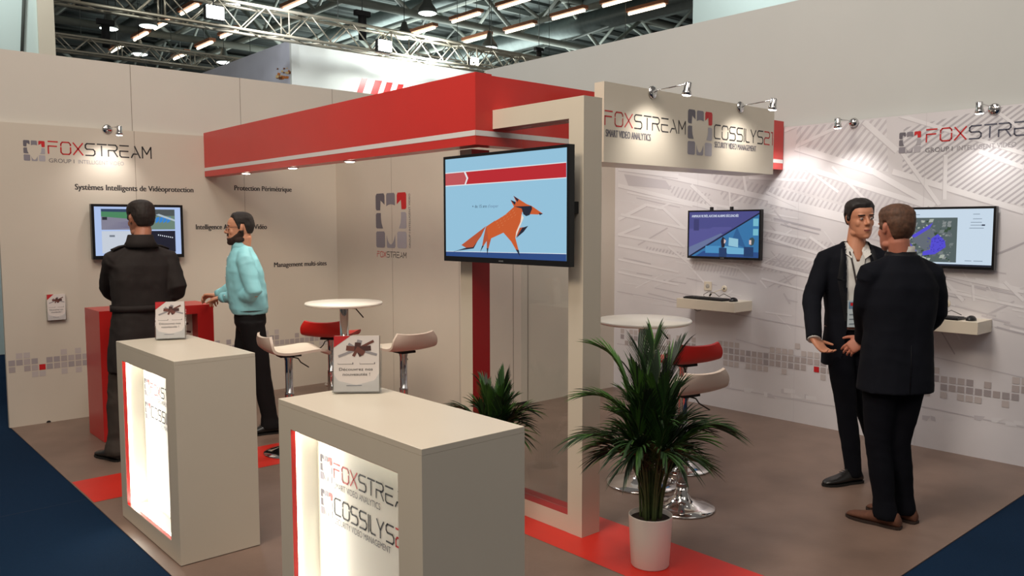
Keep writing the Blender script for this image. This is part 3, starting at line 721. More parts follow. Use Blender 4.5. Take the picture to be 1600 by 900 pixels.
# ============================================================ SHELVES, KEYBOARDS
def shelf(y0, y1, label):
    xf, zt, zb = 5.905, .985, .90
    t = thing('wall_shelf', label, 'shelf', (6.04, (y0 + y1) / 2, zb), 0, 'floating shelves on the mural wall')
    o = MB().box((xf, y0, zb), (XM, y1, zt), WHITE).build('board', t, bevel=.002); o.location = -t.location
    k = thing('keyboard', 'black keyboard lying on the floating shelf under the ' + ('small television' if y0 > 3 else 'map screen'), 'keyboard', (6.0, y1 - .26, zt), 0, 'black keyboards')
    mb = MB().box((-.07, -.215, 0), (.07, .215, .014), BLACKP, Matrix.Rotation(math.radians(-4), 3, 'Z')); mb.build('body', k, bevel=.003)
    mb = MB(); KC = mat('key_cap', (30, 30, 34), .5)
    for i in range(5):
        for j in range(15): mb.box((-.058 + i*.023, -.205 + j*.0275, .014), (-.039 + i*.023, -.182 + j*.0275, .019), KC, Matrix.Rotation(math.radians(-4), 3, 'Z'))
    mb.build('keys', k)
    c = MB().tube([(.07, .08, .012), (.10, .11, .03), (.09, .05, .06), (.11, .0, .05), (.12, -.04, .02), (.10, -.1, .05), (.12, -.16, .02)], .0025, BLACKM, 6).build('cable', k)
    m = thing('computer_mouse', 'black mouse on the floating shelf under the ' + ('small television' if y0 > 3 else 'map screen'), 'mouse', (6.0, y0 + .075, zt), 0, 'black mice')
    MB().ball((0, 0, .003), 1, BLACKP, 16, (.05, .031, .032)).build('body', m)
    MB().box((-.04, -.0015, .028), (-.015, .0015, .034), mat('wheel_grey', (60, 60, 62), .5)).build('scroll_wheel', m)
    # cable coming out of the wall hole
    y = (y0 + y1) / 2 - (.0 if y0 > 3 else -.02)
    cb = MB().tube([(XM - .004, y - .02, 1.075), (XM - .05, y + .02, 1.055), (XM - .07, y + .07, 1.03), (XM - .045, y + .10, 1.0), (XM - .04, y + .12, .990)], .004, WHITE if y0 > 3 else BLACKM, 6).build('cable')
    tag(cb, ('pale' if y0 > 3 else 'black') + ' cable running from a hole in the mural wall to the ' + ('left' if y0 > 3 else 'right') + ' floating shelf', 'cable')
    MB().tube([(XM - .07, y + .07, 1.03), (XM - .062, y + .09, 1.008)], .008, BLACKM, 8).build('plug', cb)
    h = MB().lathe([(.028, 0), (.028, .003), (.013, .004)], WHITE, 20); h.v = [V((XM - q.z, y - .02 + q.x, 1.075 + q.y)) for q in h.v]
    g = h.build('cable_grommet', wm)
    b = MB().ball((XM - .007, y - .02, 1.075), .007, BLACKM, 10); b.build('hole', g)
    lp = MB().tube([(6.0, y1 - .12, zb - .001), (6.0, y1 - .13, zb - .018), (6.0, y1 - .16, zb - .025), (6.0, y1 - .19, zb - .018), (6.0, y1 - .20, zb - .001)], .0025, BLACKM, 6).build('cable_loop', t); lp.location = -t.location
    return t
shelf(3.85, 4.45, 'white floating shelf with a keyboard, under the small television on the mural wall')
shelf(1.975, 2.575, 'white floating shelf with a keyboard, behind the man with brown shoes')
t = thing('wall_socket', 'square white power socket on the mural wall above the left shelf', 'socket', (XM, 4.30, 1.09))
o = MB().box((XM - .009, 4.262, 1.05), (XM, 4.34, 1.128), WHITE).build('plate', t, bevel=.002); o.location = -t.location
h = MB().lathe([(.02, 0), (.02, .002), (.016, .003)], mat('socket_grey', (168, 164, 160), .5), 18); h.v = [V((XM - .009 - q.z, 4.301 + q.x, 1.089 + q.y)) for q in h.v]
h.build('recess', t).location = -t.location

# ============================================================ ARM SPOTLIGHTS
def arm_spot(label, P, n, head, target, power, ball=False):
    """disc on the wall at P (n: out of the wall), a thin arm and a chrome head at `head`"""
    P = V(P); n = V(n); t = thing('arm_spotlight', label, 'spotlight', P, 0, 'chrome arm spotlights')
    R = n.to_track_quat('Z', 'Y').to_matrix()
    mb = MB().lathe([(.040, 0), (.040, .008), (.032, .016), (.012, .020)] if not ball else [(.036, 0), (.038, .012), (.03, .032), (.012, .042)], CHROME, 24); mb.v = [R @ q for q in mb.v]; mb.build('wall_disc', t)
    mb = MB().tube([n * .018, V((0, 0, .01)) + n * .05, V(head) - P + V((0, 0, .035))], .0035, CHROME, 8); mb.build('arm', t)
    d = (V(target) - V(head)).normalized(); g = (V((0, 0, -1)) - n * .15).normalized(); R = g.to_track_quat('Z', 'Y').to_matrix(); H = V(head) - P
    mb = MB().lathe([(.018, -.045), (.022, -.04), (.022, .0), (.027, .012), (.030, .03)], CHROME, 22); mb.v = [R @ q + H for q in mb.v]; hd = mb.build('head', t)
    mb = MB().lathe([(.027, .0302), (.02, .036), (.002, .038)], mat('spot_lens', (255, 250, 238), .4, emit=16), 18); mb.v = [R @ q + H for q in mb.v]; mb.build('lens', hd)
    spot('arm_light', V(head) + d * .06, target, power, 105, (1, .95, .88), 1.0, .025)
    return t
arm_spot('chrome arm spotlight clipped above the logo on the back wall', (2.07, YW, 2.466), (0, -1, 0), (2.10, YW - .24, 2.43), (2.02, YW, 1.95), 10)
arm_spot('chrome arm spotlight on the sign box, above its left logo', (4.10, 3.30, 2.47), (0, -1, 0), (4.03, 2.98, 2.44), (4.08, 3.30, 2.08), 10)
arm_spot('chrome arm spotlight on the sign box, above its right logo', (5.08, 3.30, 2.47), (0, -1, 0), (4.98, 2.98, 2.44), (5.06, 3.30, 2.08), 10)
arm_spot('chrome arm spotlight on the mural wall beside the red header', (XM, 2.994, 2.42), (-1, 0, 0), (XM - .27, 2.99, 2.39), (XM, 2.95, 1.35), 13, True)
arm_spot('chrome arm spotlight on the mural wall above the logo at the right', (XM, 2.018, 2.42), (-1, 0, 0), (XM - .27, 2.02, 2.40), (XM, 2.0, 1.35), 12)
# spot hidden behind the sign lights the mural beneath it
spot('mural_light', (5.80, 3.44, 2.26), (XM, 3.47, 1.78), 12, 115, (1, .96, .90), 1.0)
spot('mural_light', (5.55, 4.6, 2.38), (XM, 4.5, 1.2), 14, 130, (1, .95, .90), 1.0)  # second unseen spot, added to brighten the mural further back

# ============================================================ TABLES AND STOOLS
SEATW = mat('cream_seat', (226, 214, 198), .38); SEATR = mat('red_seat', (206, 40, 34), .4)
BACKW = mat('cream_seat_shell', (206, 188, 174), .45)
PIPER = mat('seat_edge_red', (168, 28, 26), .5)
def table(label, x, y, lever_rot):
    t = thing('bar_table', label, 'table', (x, y, 0), 0, 'round white bar tables')
    MB().lathe([(.01, 1.024), (.275, 1.024), (.292, 1.030), (.297, 1.040), (.292, 1.050), (.01, 1.052)], mat('table_white', (232, 226, 216), .3), 64).build('tabletop', t)
    MB().lathe([(.06, 1.012), (.06, 1.0235), (.032, 1.0236)][::-1], CHROME, 24).build('mounting_plate', t)
    MB().lathe([(.034, .06), (.034, .50), (.034, 1.012)], CHROME, 28).build('column', t)
    MB().lathe([(.226, .001), (.228, .006), (.222, .012), (.16, .022), (.09, .036), (.055, .055), (.046, .085), (.042, .10), (.035, .101)], CHROME, 56).build('base', t)
    c, s = math.cos(lever_rot), math.sin(lever_rot)
    MB().tube([(c*.03, s*.03, 1.005), (c*.09, s*.09, 1.0), (c*.15, s*.15, .93)], .005, mat('lever_dark', (60, 56, 54), .4, .6), 8).build('lever', t)
    return t
table('round white bar table with chrome column, in the seating corner before the back wall', 3.16, 5.53, -.75)
table('round white bar table with chrome column, beside the palm and the mural wall', 3.97, 3.24, -.9)
def smooth_curve(pts, n):
    out = []
    P = [pts[0]] + list(pts) + [pts[-1]]
    for i in range(1, len(P) - 2):
        for k in range(n):
            t = k / n; a, b, c, d = P[i-1], P[i], P[i+1], P[i+2]
            out.append(tuple(.5 * ((2*b[j]) + (-a[j]+c[j])*t + (2*a[j]-5*b[j]+4*c[j]-d[j])*t*t + (-a[j]+3*b[j]-3*c[j]+d[j])*t**3) for j in range(len(b))))
    out.append(tuple(pts[-1])); return out
def make_stool(label, x, y, zp, face, top, shell, group, lever=-2.2):
    t = thing('bar_stool', label, 'stool', (x, y, 0), math.atan2(face[1], face[0]), group)
    prof = smooth_curve([(-.235, .135), (-.222, .085), (-.198, .04), (-.155, .012), (-.07, .0), (.05, .006), (.13, .012), (.19, .004), (.232, -.022)], 4)
    wid = smooth_curve([(.150,), (.182,), (.189,), (.19,), (.185,), (.185,), (.185,), (.175,), (.14,)], 4)
    N = len(prof); nx = 14
    def surf(th):
        vs = []
        for i in range(N):
            a = prof[max(i-1, 0)]; b = prof[min(i+1, N-1)]; d = V((b[0]-a[0], b[1]-a[1])).normalized(); n = V((-d.y, d.x))
            w = wid[i][0]
            for k in range(nx + 1):
                s = -1 + 2 * k / nx
                z = prof[i][1] + n.y * th; xx = prof[i][0] + n.x * th + .028
                dish = .012 * (abs(s) ** 2.5)
                vs.append((xx + (.03 * s * s if i < 9 else .0) * (1 - i / 9.), s * w, zp + .022 + z + dish))
        return vs
    A = surf(.018); B = surf(0)
    q = [(i*(nx+1)+k, i*(nx+1)+k+1, (i+1)*(nx+1)+k+1, (i+1)*(nx+1)+k) for i in range(N-1) for k in range(nx)]
    mb = MB(); mb.add(A, [f for f in q], top, True)
    rim = [k for k in range(nx)] ; edge = []
    loop = [(0, k) for k in range(nx)] + [(i, nx) for i in range(N-1)] + [(N-1, k) for k in range(nx, 0, -1)] + [(i, 0) for i in range(N-1, 0, -1)]
    idx = [i*(nx+1)+k for i, k in loop]
    st = mb.build('seat', t)
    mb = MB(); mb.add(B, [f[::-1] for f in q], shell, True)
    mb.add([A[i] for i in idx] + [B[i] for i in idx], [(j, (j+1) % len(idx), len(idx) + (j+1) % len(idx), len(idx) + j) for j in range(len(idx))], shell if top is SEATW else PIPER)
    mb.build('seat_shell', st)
    MB().box((-.075, -.06, zp + .004), (.075, .06, zp + .020), BLACKM).build('seat_mount', t)
    MB().lathe([(.019, .38), (.019, zp + .004)], CHROME, 20).build('piston', t)
    MB().lathe([(.032, .05), (.032, .42), (.033, .425), (.033, .44), (.028, .445), (.028, zp - .03), (.035, zp - .005), (.035, zp + .003)], CHROME, 24).build('column', t)
    MB().lathe([(.032, .125), (.034, .130), (.034, .148), (.032, .153)], mat('collar_chrome', (160, 158, 158), .2, 1), 24).build('collar', t)
    MB().lathe([(.190, .001), (.193, .006), (.188, .012), (.14, .024), (.085, .042), (.05, .065), (.036, .10), (.034, .125), (.029, .126)], CHROME, 56).build('base', t)
    c, s = math.cos(lever), math.sin(lever)
    mb = MB().tube([(c*.03, s*.03, zp - .004), (c*.07, s*.07, zp - .012), (c*.09, s*.09, zp - .04), (c*.15, s*.15, zp - .075)], .0045, mat('lever_dark', (60, 56, 54)), 8); mb.build('lever', t)
    pts = [(math.cos(a) * .10 + .12, math.sin(a) * .10, .30) for a in [math.radians(v) for v in range(-150, 151, 20)]]
    MB().tube([(.026, -.02, .30)] + pts + [(.026, .02, .30)], .009, CHROME, 10).build('footrest', t)
    return t
G = 'curved bar stools with chrome columns'
st1 = make_stool('cream bar stool beside the man in the blue shirt, left of the back table', 2.63, 5.40, .70, (.97, -.15), SEATW, BACKW, G, -.7)
st2 = make_stool('red bar stool behind the back table, in front of the patterned band', 3.30, 6.00, .70, (.80, .60), SEATR, SEATR, G, 2.8)
st3 = make_stool('cream bar stool seen from behind, right of the leaflets on the front counter', 3.34, 4.99, .70, (.05, .99), SEATW, BACKW, G, -.75)
st4 = make_stool('red bar stool between the palm and the mural wall', 4.42, 3.27, .70, (.22, .97), SEATR, SEATR, G, 2.6)
st5 = make_stool('cream bar stool right behind the palm in the white pot', 3.79, 2.80, .66, (.15, .98), SEATW, BACKW, G, -2.4)

# ============================================================ POTTED PALMS
LEAF = [mat('palm_leaf_%d' % i, c, .6, noise=.2, nscale=8) for i, c in enumerate([(28, 54, 22), (40, 74, 28), (62, 102, 36), (20, 38, 18)])]
STEM = mat('palm_stem', (70, 84, 44), .6, noise=.2, nscale=20)
def palm(label, x, y, hgt, spread, nf, seed, rtop=.105, rbot=.088, hp=.25, special=()):
    rd = random.Random(seed)
    t = thing('potted_palm', label, 'plant', (x, y, 0))
    MB().lathe([(.01, .001), (rbot, .001), (rbot + .004, .008), (rtop, hp - .004), (rtop, hp), (rtop - .006, hp), (rtop - .008, hp - .03), (.01, hp - .031)], mat('white_pot', (222, 214, 208), .4), 48).build('pot', t)
    MB().lathe([(rtop - .009, hp - .05), (rtop - .0085, hp - .022), (.03, hp - .016), (.002, hp - .014)], mat('potting_soil', (44, 32, 26), .95, noise=.4, nscale=60, bump=.6), 28).build('soil', t)
    stems = MB(); fol = MB()
    fr = []
    for i in range(nf):
        an = i * 2.39996 + rd.uniform(-.3, .3); k = (i + .5) / nf
        fr.append((an, k, hgt * (1 - .34 * k) * rd.uniform(.9, 1.06), spread * (.2 + .72 * k ** .8) * rd.uniform(.75, 1.12)))
    fr += list(special)
    for (an, k, hh, rr) in fr:
        c, s = math.cos(an), math.sin(an); r0 = rd.uniform(.005, .05)
        drop = .10 + .45 * k
        P0 = V((c * r0, s * r0, hp - .03)); 
        pts = []
        n = 18
        for j in range(n + 1):
            u = j / n
            r = r0 + rr * (.12 * u + .88 * u ** 2.1)
            z = hp - .03 + (hh - hp) * (1.30 * u - .30 * u * u - drop * max(0, u - .55) ** 2 * 2.2)
            pts.append(V((c * r, s * r, z)))
        stems.tube(pts[:12], [.0065 - .0003 * j for j in range(12)], STEM, 6)
        fol.tube(pts[11:], [.0032 - .00035 * j for j in range(n - 10)], STEM, 5)
        m0 = rd.choice(LEAF)
        side = V((-s, c, 0))
        for j in range(8, n + 1):
            for q in (0, .5):
                if j == n and q: continue
                p = pts[j] if not q else (pts[j] + pts[min(j+1, n)]) / 2
                d = (pts[min(j + 1, n)] - pts[j - 1]).normalized(); u = (j + q) / n
                L = (.18 + .05 * rd.random()) * hgt / 1.0 * (1.12 - abs(u - .68) * 1.3)
                for sg in (-1, 1):
                    dr = (d * (1.05 + u * .4) + side * sg * (.85 - .45 * u) + V((0, 0, .12 - .10 * k))).normalized()
                    w = .0050 * rd.uniform(.8, 1.2)
                    wd = dr.cross(V((0, 0, 1))).normalized() * w
                    a = p; vs = []; fs = []
                    g = .5 + .8 * k
                    for e in range(6):
                        f = e / 5; cc = a + dr * L * f - V((0, 0, 1)) * L * .34 * g * f * f
                        ww = wd * (math.sin(math.pi * min(1, .12 + f * .88)) ** .7 if e < 5 else .04)
                        fold = V((0, 0, -.35)) * ww.length
                        vs += [cc - ww + fold * -1, cc + fold, cc + ww + fold * -1]
                    for e in range(5): fs += [(e*3, e*3+1, e*3+4, e*3+3), (e*3+1, e*3+2, e*3+5, e*3+4)]
                    fol.add(vs, fs, m0 if rd.random() < .7 else rd.choice(LEAF), True)
    stems.build('stem', t)
    fol.build('frond', t)
    return t
palm('large potted palm in a white pot on the red floor stripe', 3.03, 2.42, 1.0, .24, 40, 5,
     special=((2.5, .55, .98, .28), (1.2, .15, 1.12, .10), (2.7, .8, .80, .34), (-.9, .8, .84, .28), (-.7, .85, .82, .30), (-.4, .15, 1.12, .12), (2.2, .35, 1.18, .20), (.6, .1, 1.16, .08)))
palm('smaller potted palm in front of the dark red post', 2.90, 3.42, .86, .14, 24, 9, .10, .085, .22, special=((2.6, .7, .76, .24), (-1.2, .6, .74, .16)))

# ============================================================ LEAFLETS
PAPER = mat('leaflet_paper', (222, 214, 210), .5)
PEDGE = mat('paper_edges', (206, 192, 176), .7, noise=.12, nscale=90, stretch=(1, 1, 8))
SKINP = mat('printed_hands', (110, 66, 58), .5); SKIND = mat('printed_hands_dark', (74, 46, 44), .5); SLEEVE = mat('printed_sleeve', (150, 146, 150), .5); CORN = mat('printed_red_corner', (190, 40, 46), .5)
def leaflets(label, hl, x, y, z, ang, w, h, d, wall=False, big=False):
    """stack of leaflets in a clear acrylic holder; ang = direction the front faces"""
    st = thing('leaflet_stack', label, 'leaflets', (x, y, z + .004), ang, 'leaflet stacks in clear holders')
    tilt = Matrix.Rotation(-.12 if not wall else 0, 3, 'Y')
    mb = MB(); mb.faces6((-d / 2, -w / 2, 0), (d / 2, w / 2, h), (PEDGE, PEDGE, PEDGE, PAPER, PEDGE, PAPER)); mb.v = [tilt @ q for q in mb.v]; mb.build('paper', st)
    mb = MB()
    o = V((d / 2, 0, 0)); F = Plane(o, (0, 1, 0), (0, 0, 1))
    mb.flat(F, [(-w/2, h), (-w/2, h * .79), (-w * .13, h)], CORN, .0006)
    for i, (a, L, wd, m) in enumerate([(2.5, .17, .026, SLEEVE), (1.35, .16, .05, SLEEVE), (.55, .30, .026, SKINP), (-.35, .33, .024, SLEEVE), (-2.7, .33, .024, SLEEVE), (-2.0, .14, .03, SKINP), (-1.2, .14, .03, SKIND), (.1, .2, .05, SKIND), (3.0, .16, .05, SKINP), (1.5, .1, .06, SKIND), (-.7, .12, .05, SKINP)]):
        c = (0.02 * w, h * .76)
        mb.stroke(F, [c, (c[0] + math.cos(a) * L * w * 1.35, c[1] + math.sin(a) * L * w * 1.1)], wd * w * 2.2, m, .0007 + i * .00004)
    mb.v = [tilt @ q for q in mb.v]; mb.build('cover_photo', st); mb = MB()
    for a in (-.24, .24):
        mb.flat(F, [((a - .17) * w, .52 * h), ((a + .17) * w, .52 * h), ((a + .17) * w, .49 * h), ((a - .17) * w, .49 * h)], INKG, .0007)
        mb.flat(F, [((a - .165) * w, .53 * h), ((a + .15) * w, .53 * h), ((a + .15) * w, .497 * h), ((a - .165) * w, .497 * h)], PAPER, .0009)
    text(mb, F, -.38 * w, .375 * h, 'Découvrez nos', .055 * h, INK, .74 * w, h=.001); text(mb, F, -.30 * w, .285 * h, 'nouveautés !', .055 * h, INK, .60 * w, h=.001)
    mb.flat(F, [(-.22 * w, .10 * h), (.12 * w, .10 * h), (.12 * w, .115 * h), (-.22 * w, .115 * h)], INKL, .0007)
    mb.v = [tilt @ q for q in mb.v]; mb.build('cover_text', st)
    ho = thing('leaflet_holder', hl, 'holder', (x, y, z), ang, 'clear acrylic leaflet holders')
    mb = MB(); e = .0025; g = .003; X0, X1, Y0, Y1 = -d/2 - g, d/2 + g, -w/2 - g, w/2 + g
    mb.box((X0 - e, Y0 - e, 0), (X1 + e, Y1 + e, .003), ACRYL)
    mb.box((X0 - e, Y0 - e, .003), (X0, Y1 + e, h * .85), ACRYL)
    mb.add([(X1, Y0, .003), (X1, Y1, .003), (X1, Y1, .36*h), (X1, Y1 - .12*w, .22*h), (X1, 0, .14*h), (X1, Y0 + .12*w, .22*h), (X1, Y0, .36*h)] +
           [(X1 + e, Y0, .003), (X1 + e, Y1, .003), (X1 + e, Y1, .36*h), (X1 + e, Y1 - .12*w, .22*h), (X1 + e, 0, .14*h), (X1 + e, Y0 + .12*w, .22*h), (X1 + e, Y0, .36*h)],
           [(0,1,2,3,4,5,6)[::-1], (7,8,9,10,11,12,13)] + [(i, (i+1) % 7, 7 + (i+1) % 7, 7 + i) for i in range(7)], ACRYL)
    for yy in (Y0 - e, Y1):
        mb.add([(X0, yy, .003), (X1 + e, yy, .003), (X1 + e, yy, .36*h), (X0, yy, .8*h), (X0, yy + e, .003), (X1 + e, yy + e, .003), (X1 + e, yy + e, .36*h), (X0, yy + e, .8*h)],
               [(0,1,2,3), (7,6,5,4), (0,4,5,1), (1,5,6,2), (2,6,7,3), (3,7,4,0)], ACRYL)
    mb.v = [(Matrix.Rotation(-.12, 3, 'Y') if not wall else Matrix.Identity(3)) @ q for q in mb.v]
    if not wall:
        zmin = min(q.z for q in mb.v); mb.v = [q - V((0, 0, zmin)) for q in mb.v]
        st.location.z = z + .005 - zmin * .9
    mb.build('holder_body', ho)
    return st
leaflets('thick stack of white leaflets on the front counter, with a photo of joined hands', 'clear acrylic holder on the front counter', 1.59, 2.695, 1.0, math.atan2(-.9, -.72), .172, .212, .035)
leaflets('stack of white leaflets on the left counter, with a photo of joined hands', 'clear acrylic holder on the left counter', 1.57, 4.68, 1.0, math.atan2(-.97, -.42), .150, .205, .05)
leaflets('white leaflets in the pocket mounted on the back wall below the logo', 'clear acrylic pocket mounted low on the back wall', 1.615, YW - .022, .855, -math.pi / 2, .135, .215, .02, True)

# ============================================================ THE HALL BEYOND
HR = mat('hall_roof_deck', (86, 94, 92), .8, noise=.25, nscale=.6)
HS = mat('hall_steel', (140, 146, 138), .6, noise=.1, nscale=2); HS2 = mat('hall_steel_dark', (92, 98, 94), .6); HD = mat('hall_duct', (110, 120, 118), .4, .6, noise=.1)
ALU = mat('truss_aluminium', (196, 190, 172), .35, .5)
BOOTH = mat('booth_white', (226, 230, 226), .7); BOOTHC = mat('booth_pale_cyan', (206, 224, 222), .7)
mb = MB().box((2, 13, 11.2), (80, 90, 11.3), HR)
for i in range(60): mb.box((2, 13.5 + i * 1.25, 11.08), (80, 13.75 + i * 1.25, 11.2), mat('hall_rib', (62, 68, 66), .8))
struct(mb.build('ceiling'))
struct(MB().box((2, 88, 0), (80, 88.2, 11.2), mat('hall_far_wall', (50, 52, 52), .9)).build('wall_far')); struct(MB().box((80, 10, 0), (80.2, 88, 11.2), mat('hall_far_wall', (50, 52, 52), .9)).build('wall_hall_right'))
def roof_truss(x0, y0, x1, y1, zb, zt, step, label, rb=.11, m=HS):
    t = thing('roof_truss', label, 'roof truss', ((x0+x1)/2, (y0+y1)/2, zb), 0, 'steel roof trusses of the hall'); L = math.hypot(x1-x0, y1-y0); n = int(L / step); o = -t.location
    d = ((x1-x0)/L, (y1-y0)/L)
    a = MB().tube([(x0, y0, zb), (x1, y1, zb)], rb, m, 8).build('bottom_chord', t); a.location = o
    a = MB().tube([(x0, y0, zt), (x1, y1, zt)], rb * 1.2, m, 8).build('top_chord', t); a.location = o
    w = MB()
    for i in range(n):
        p = lambda s: (x0 + d[0]*s, y0 + d[1]*s)
        s0 = i * step; w.tube([(*p(s0), zt), (*p(s0 + step/2), zb)], rb * .62, m, 6); w.tube([(*p(s0 + step/2), zb), (*p(s0 + step), zt)], rb * .62, m, 6)
    a = w.build('web', t); a.location = o
    return t
for i, x in enumerate((7.5, 14.5, 21.5, 28.5, 36, 44)): roof_truss(x, 16, x, 86, 9.3, 10.9, 4.4, 'long grey steel roof truss high in the hall, running away to the upper right')
for i, y in enumerate((24, 33, 44, 58)): roof_truss(4, y, 70, y, 9.0, 10.8, 5, 'grey steel roof truss high in the hall, crossing from left to right', .14)
pur = thing('roof_bracing', 'thin dark purlins and tie rods under the hall roof', 'bracing', (20, 40, 10.9))
mb = MB()
for y in range(15, 86, 3): mb.box((3, y, 10.85), (75, y + .14, 11.05), HS2)
for x in range(5, 70, 4):
    mb.box((x, 14, 10.7), (x + .12, 86, 10.88), HS2)
for i in range(34):
    x = random.uniform(5, 45); y = random.uniform(17, 60); mb.tube([(x, y, 10.6), (x + random.uniform(-3, 3), y + random.uniform(3, 8), 9.2)], .05, HS2, 5)
a = mb.build('purlin', pur); a.location = (-20, -40, -10.9)
for x, r in ((11.3, .4), (18.4, .3), (25.2, .42), (33, .5)):
    tag(MB().tube([(x, 17, 10.0), (x, 84, 10.0)], r, HD, 18).build('air_duct'), 'round grey air duct running under the hall roof', 'duct', 'air ducts under the roof')
FT = mat('tube_lamp', (255, 236, 205), .4, emit=5); FTH = mat('lamp_housing', (150, 96, 66), .5)
FP = Plane((0, 0, 9.5), (1, 0, 0), (0, -1, 0))
def onz(x, y, z):
    d = CR * ((x - 800) / FPX) + CU * (-(y - 450) / FPX) - CB; t = (z - CAM.z) / d.z; return CAM + d * t
lamp0 = None
for (x, y) in ((220,57),(253,39),(183,76),(320,71),(358,53),(460,8),(282,88),(296,15),(660,49),(728,28),(888,23),(812,45),(803,6),(970,2),(745,61),(1010,15)):
    p = onz(x, y, 8.7)
    if lamp0 is None:
        lamp0 = thing('tube_light', 'warm tube light hanging in a row high under the hall roof', 'light', p, 0, 'tube lights under the hall roof')
        MB().box((-.13, -.8, .05), (.13, .8, .16), FTH).build('housing', lamp0); MB().tube([(0, -.75, .0), (0, .75, .0)], .05, FT, 8).build('tube', lamp0); MB().tube([(0, 0, .16), (0, 0, 2.48)], .012, HS2, 5).build('cable', lamp0)
        l = lamp0
    else: l = copy_tree(lamp0)
    l.location = p
bay0 = None
BAY = mat('bay_lens', (240, 250, 246), .4, emit=7)
for (x, y) in ((360,6),(632,58),(765,74),(218,84),(350,97),(232,40),(170,44),(668,20)):
    p = onz(x, y, 8.0)
    if bay0 is None:
        bay0 = thing('bay_lamp', 'bright round bay lamp hanging over the hall', 'light', p, 0, 'round bay lamps over the hall')
        MB().lathe([(.30, 0), (.26, .12), (.14, .28), (.08, .5), (.02, .52)], HS2, 24).build('reflector', bay0); MB().lathe([(.27, -.02), (.2, -.05), (.01, -.06)], BAY, 24).build('lens', bay0); MB().tube([(0, 0, .5), (0, 0, 3.18)], .012, BLACKM, 5).build('cable', bay0)
        l = bay0
    else: l = copy_tree(bay0)
    l.location = p
# lighting trusses over the neighbouring stands
def box_truss(label, xa, xb, y, zb, h, w=.3):
    t = thing('lighting_truss', label, 'lighting truss', (xa, y, zb), 0, 'aluminium lighting trusses'); L = xb - xa
    for (yy, zz) in ((0, 0), (w, 0), (0, h), (w, h)): MB().tube([(0, yy, zz), (L, yy, zz)], .027, ALU, 8).build('chord', t)
    mb = MB(); n = int(L / (h * .95)); st = L / n
    for i in range(n):
        a, b = i * st, (i + 1) * st
        for yy in (0, w):
            z0, z1 = (0, h) if i % 2 == 0 else (h, 0); mb.tube([(a, yy, z0), (b, yy, z1)], .012, ALU, 6)
        y0, y1 = (0, w) if i % 2 == 0 else (w, 0)
        for zz in (0, h): mb.tube([(a, y0, zz), (b, y1, zz)], .012, ALU, 6)
        if i % 5 == 0:
            for yy in (0, w): mb.tube([(a, yy, 0), (a, yy, h)], .014, ALU, 6)
    mb.build('lattice', t)
    for q in (.15, .5, .85): MB().tube([(L * q, w / 2, h), (L * q, w / 2, 11.0 - zb)], .008, HS2, 5).build('suspension_cable', t)
    return t
box_truss('aluminium lighting truss just above the back wall, at the far left', 4.2, 9.8, 20, 5.47, .33)
box_truss('longest aluminium lighting truss, crossing above the back wall at the top', 2.4, 12.6, 13, 4.82, .42)
box_truss('aluminium lighting truss over the white stand with red bars', 12.2, 22, 17.5, 6.02, .42)
FL_ = mat('flood_lens', (250, 255, 250), .4, emit=30)
fl0 = None
for (x, y, Y) in ((335,20,12.91),(600,72,12.91),(740,96,17.41)):
    d = CR * ((x - 800) / FPX) + CU * (-(y - 450) / FPX) - CB; p = CAM + d * (Y / d.y)
    if fl0 is None:
        fl0 = thing('flood_light', 'dazzling flood light clamped to a lighting truss', 'light', p, 0, 'flood lights on the trusses')
        MB().box((-.15, -.03, -.11), (.15, .06, .11), BLACKM).build('body', fl0); MB().box((-.135, -.045, -.095), (.135, -.031, .095), FL_).build('lens', fl0); MB().tube([(0, .03, .11), (0, .03, .2)], .01, BLACKM, 6).build('clamp', fl0)
        l = fl0
    else: l = copy_tree(fl0)
    l.location = p
# other stands
area('flood_light_beam', (9.4, 12.6, 5.0), (9.6, 14.1, 3.6), .3, 130, (.95, 1, .97))
area('flood_light_beam', (5.8, 12.4, 5.2), (6.9, 15.2, 4.4), .3, 40, (.95, .97, 1))
bt = thing('white_stand', 'white exhibition stand with red bars on its wall, behind the back wall', 'exhibition stand', (6.95, 14, 0))
cx_, cz_ = None, None
d = CR * ((455 - 800) / FPX) + CU * (-(62 - 450) / FPX) - CB; p = CAM + d * (14 / d.y)
o = MB().box((p.x, 14, 0), (18, 14.08, p.z), BOOTH).build('front_wall', bt); o.location = (-6.95, -14, 0)
o = MB().box((p.x, 14.08, 0), (p.x + .08, 21, p.z), mat('booth_bluish', (214, 218, 230), .7, noise=.1, nscale=1)).build('side_wall', bt); o.location = (-6.95, -14, 0)
o = MB().box((p.x - .02, 13.97, 0), (p.x + .12, 14.0, p.z + .01), BOOTH).build('corner_post', bt); o.location = (-6.95, -14, 0)
FW2 = Plane((0, 14, 0), (1, 0, 0), (0, 0, 1)); mb = MB()
for (a, b) in (((565, 574), (560, 569)), ((586, 597), (581, 592)), ((604, 614), (599, 609)), ((622, 631), (617, 626))):
    yt = 122 + (a[0] - 565) * .16
    mb.flat(FW2, [FW2.px(b[0] - 10, yt + 45), FW2.px(b[1] - 10, yt + 46), FW2.px(a[1], yt + 1), FW2.px(a[0], yt)], RED, .003)
o = mb.build('lettering', bt); o.location = (-6.95, -14, 0)
FW3 = Plane((p.x, 0, 0), (0, -1, 0), (0, 0, 1)); mb = MB()
for i in range(22):
    x = random.uniform(430, 452); y = random.uniform(104, 124) - (x - 430) * .1; s = random.uniform(2, 5)
    mb.flat(FW3, [FW3.px(x, y), FW3.px(x + s, y + 1), FW3.px(x + s - 1, y + s), FW3.px(x - 1, y + s)], random.choice((mat('print_orange', (214, 130, 62), .6), mat('print_brown', (128, 78, 46), .6), mat('print_cream', (240, 208, 150), .6))), .004 + i * .0002)
o = mb.build('print', bt); o.location = (-6.95, -14, 0)
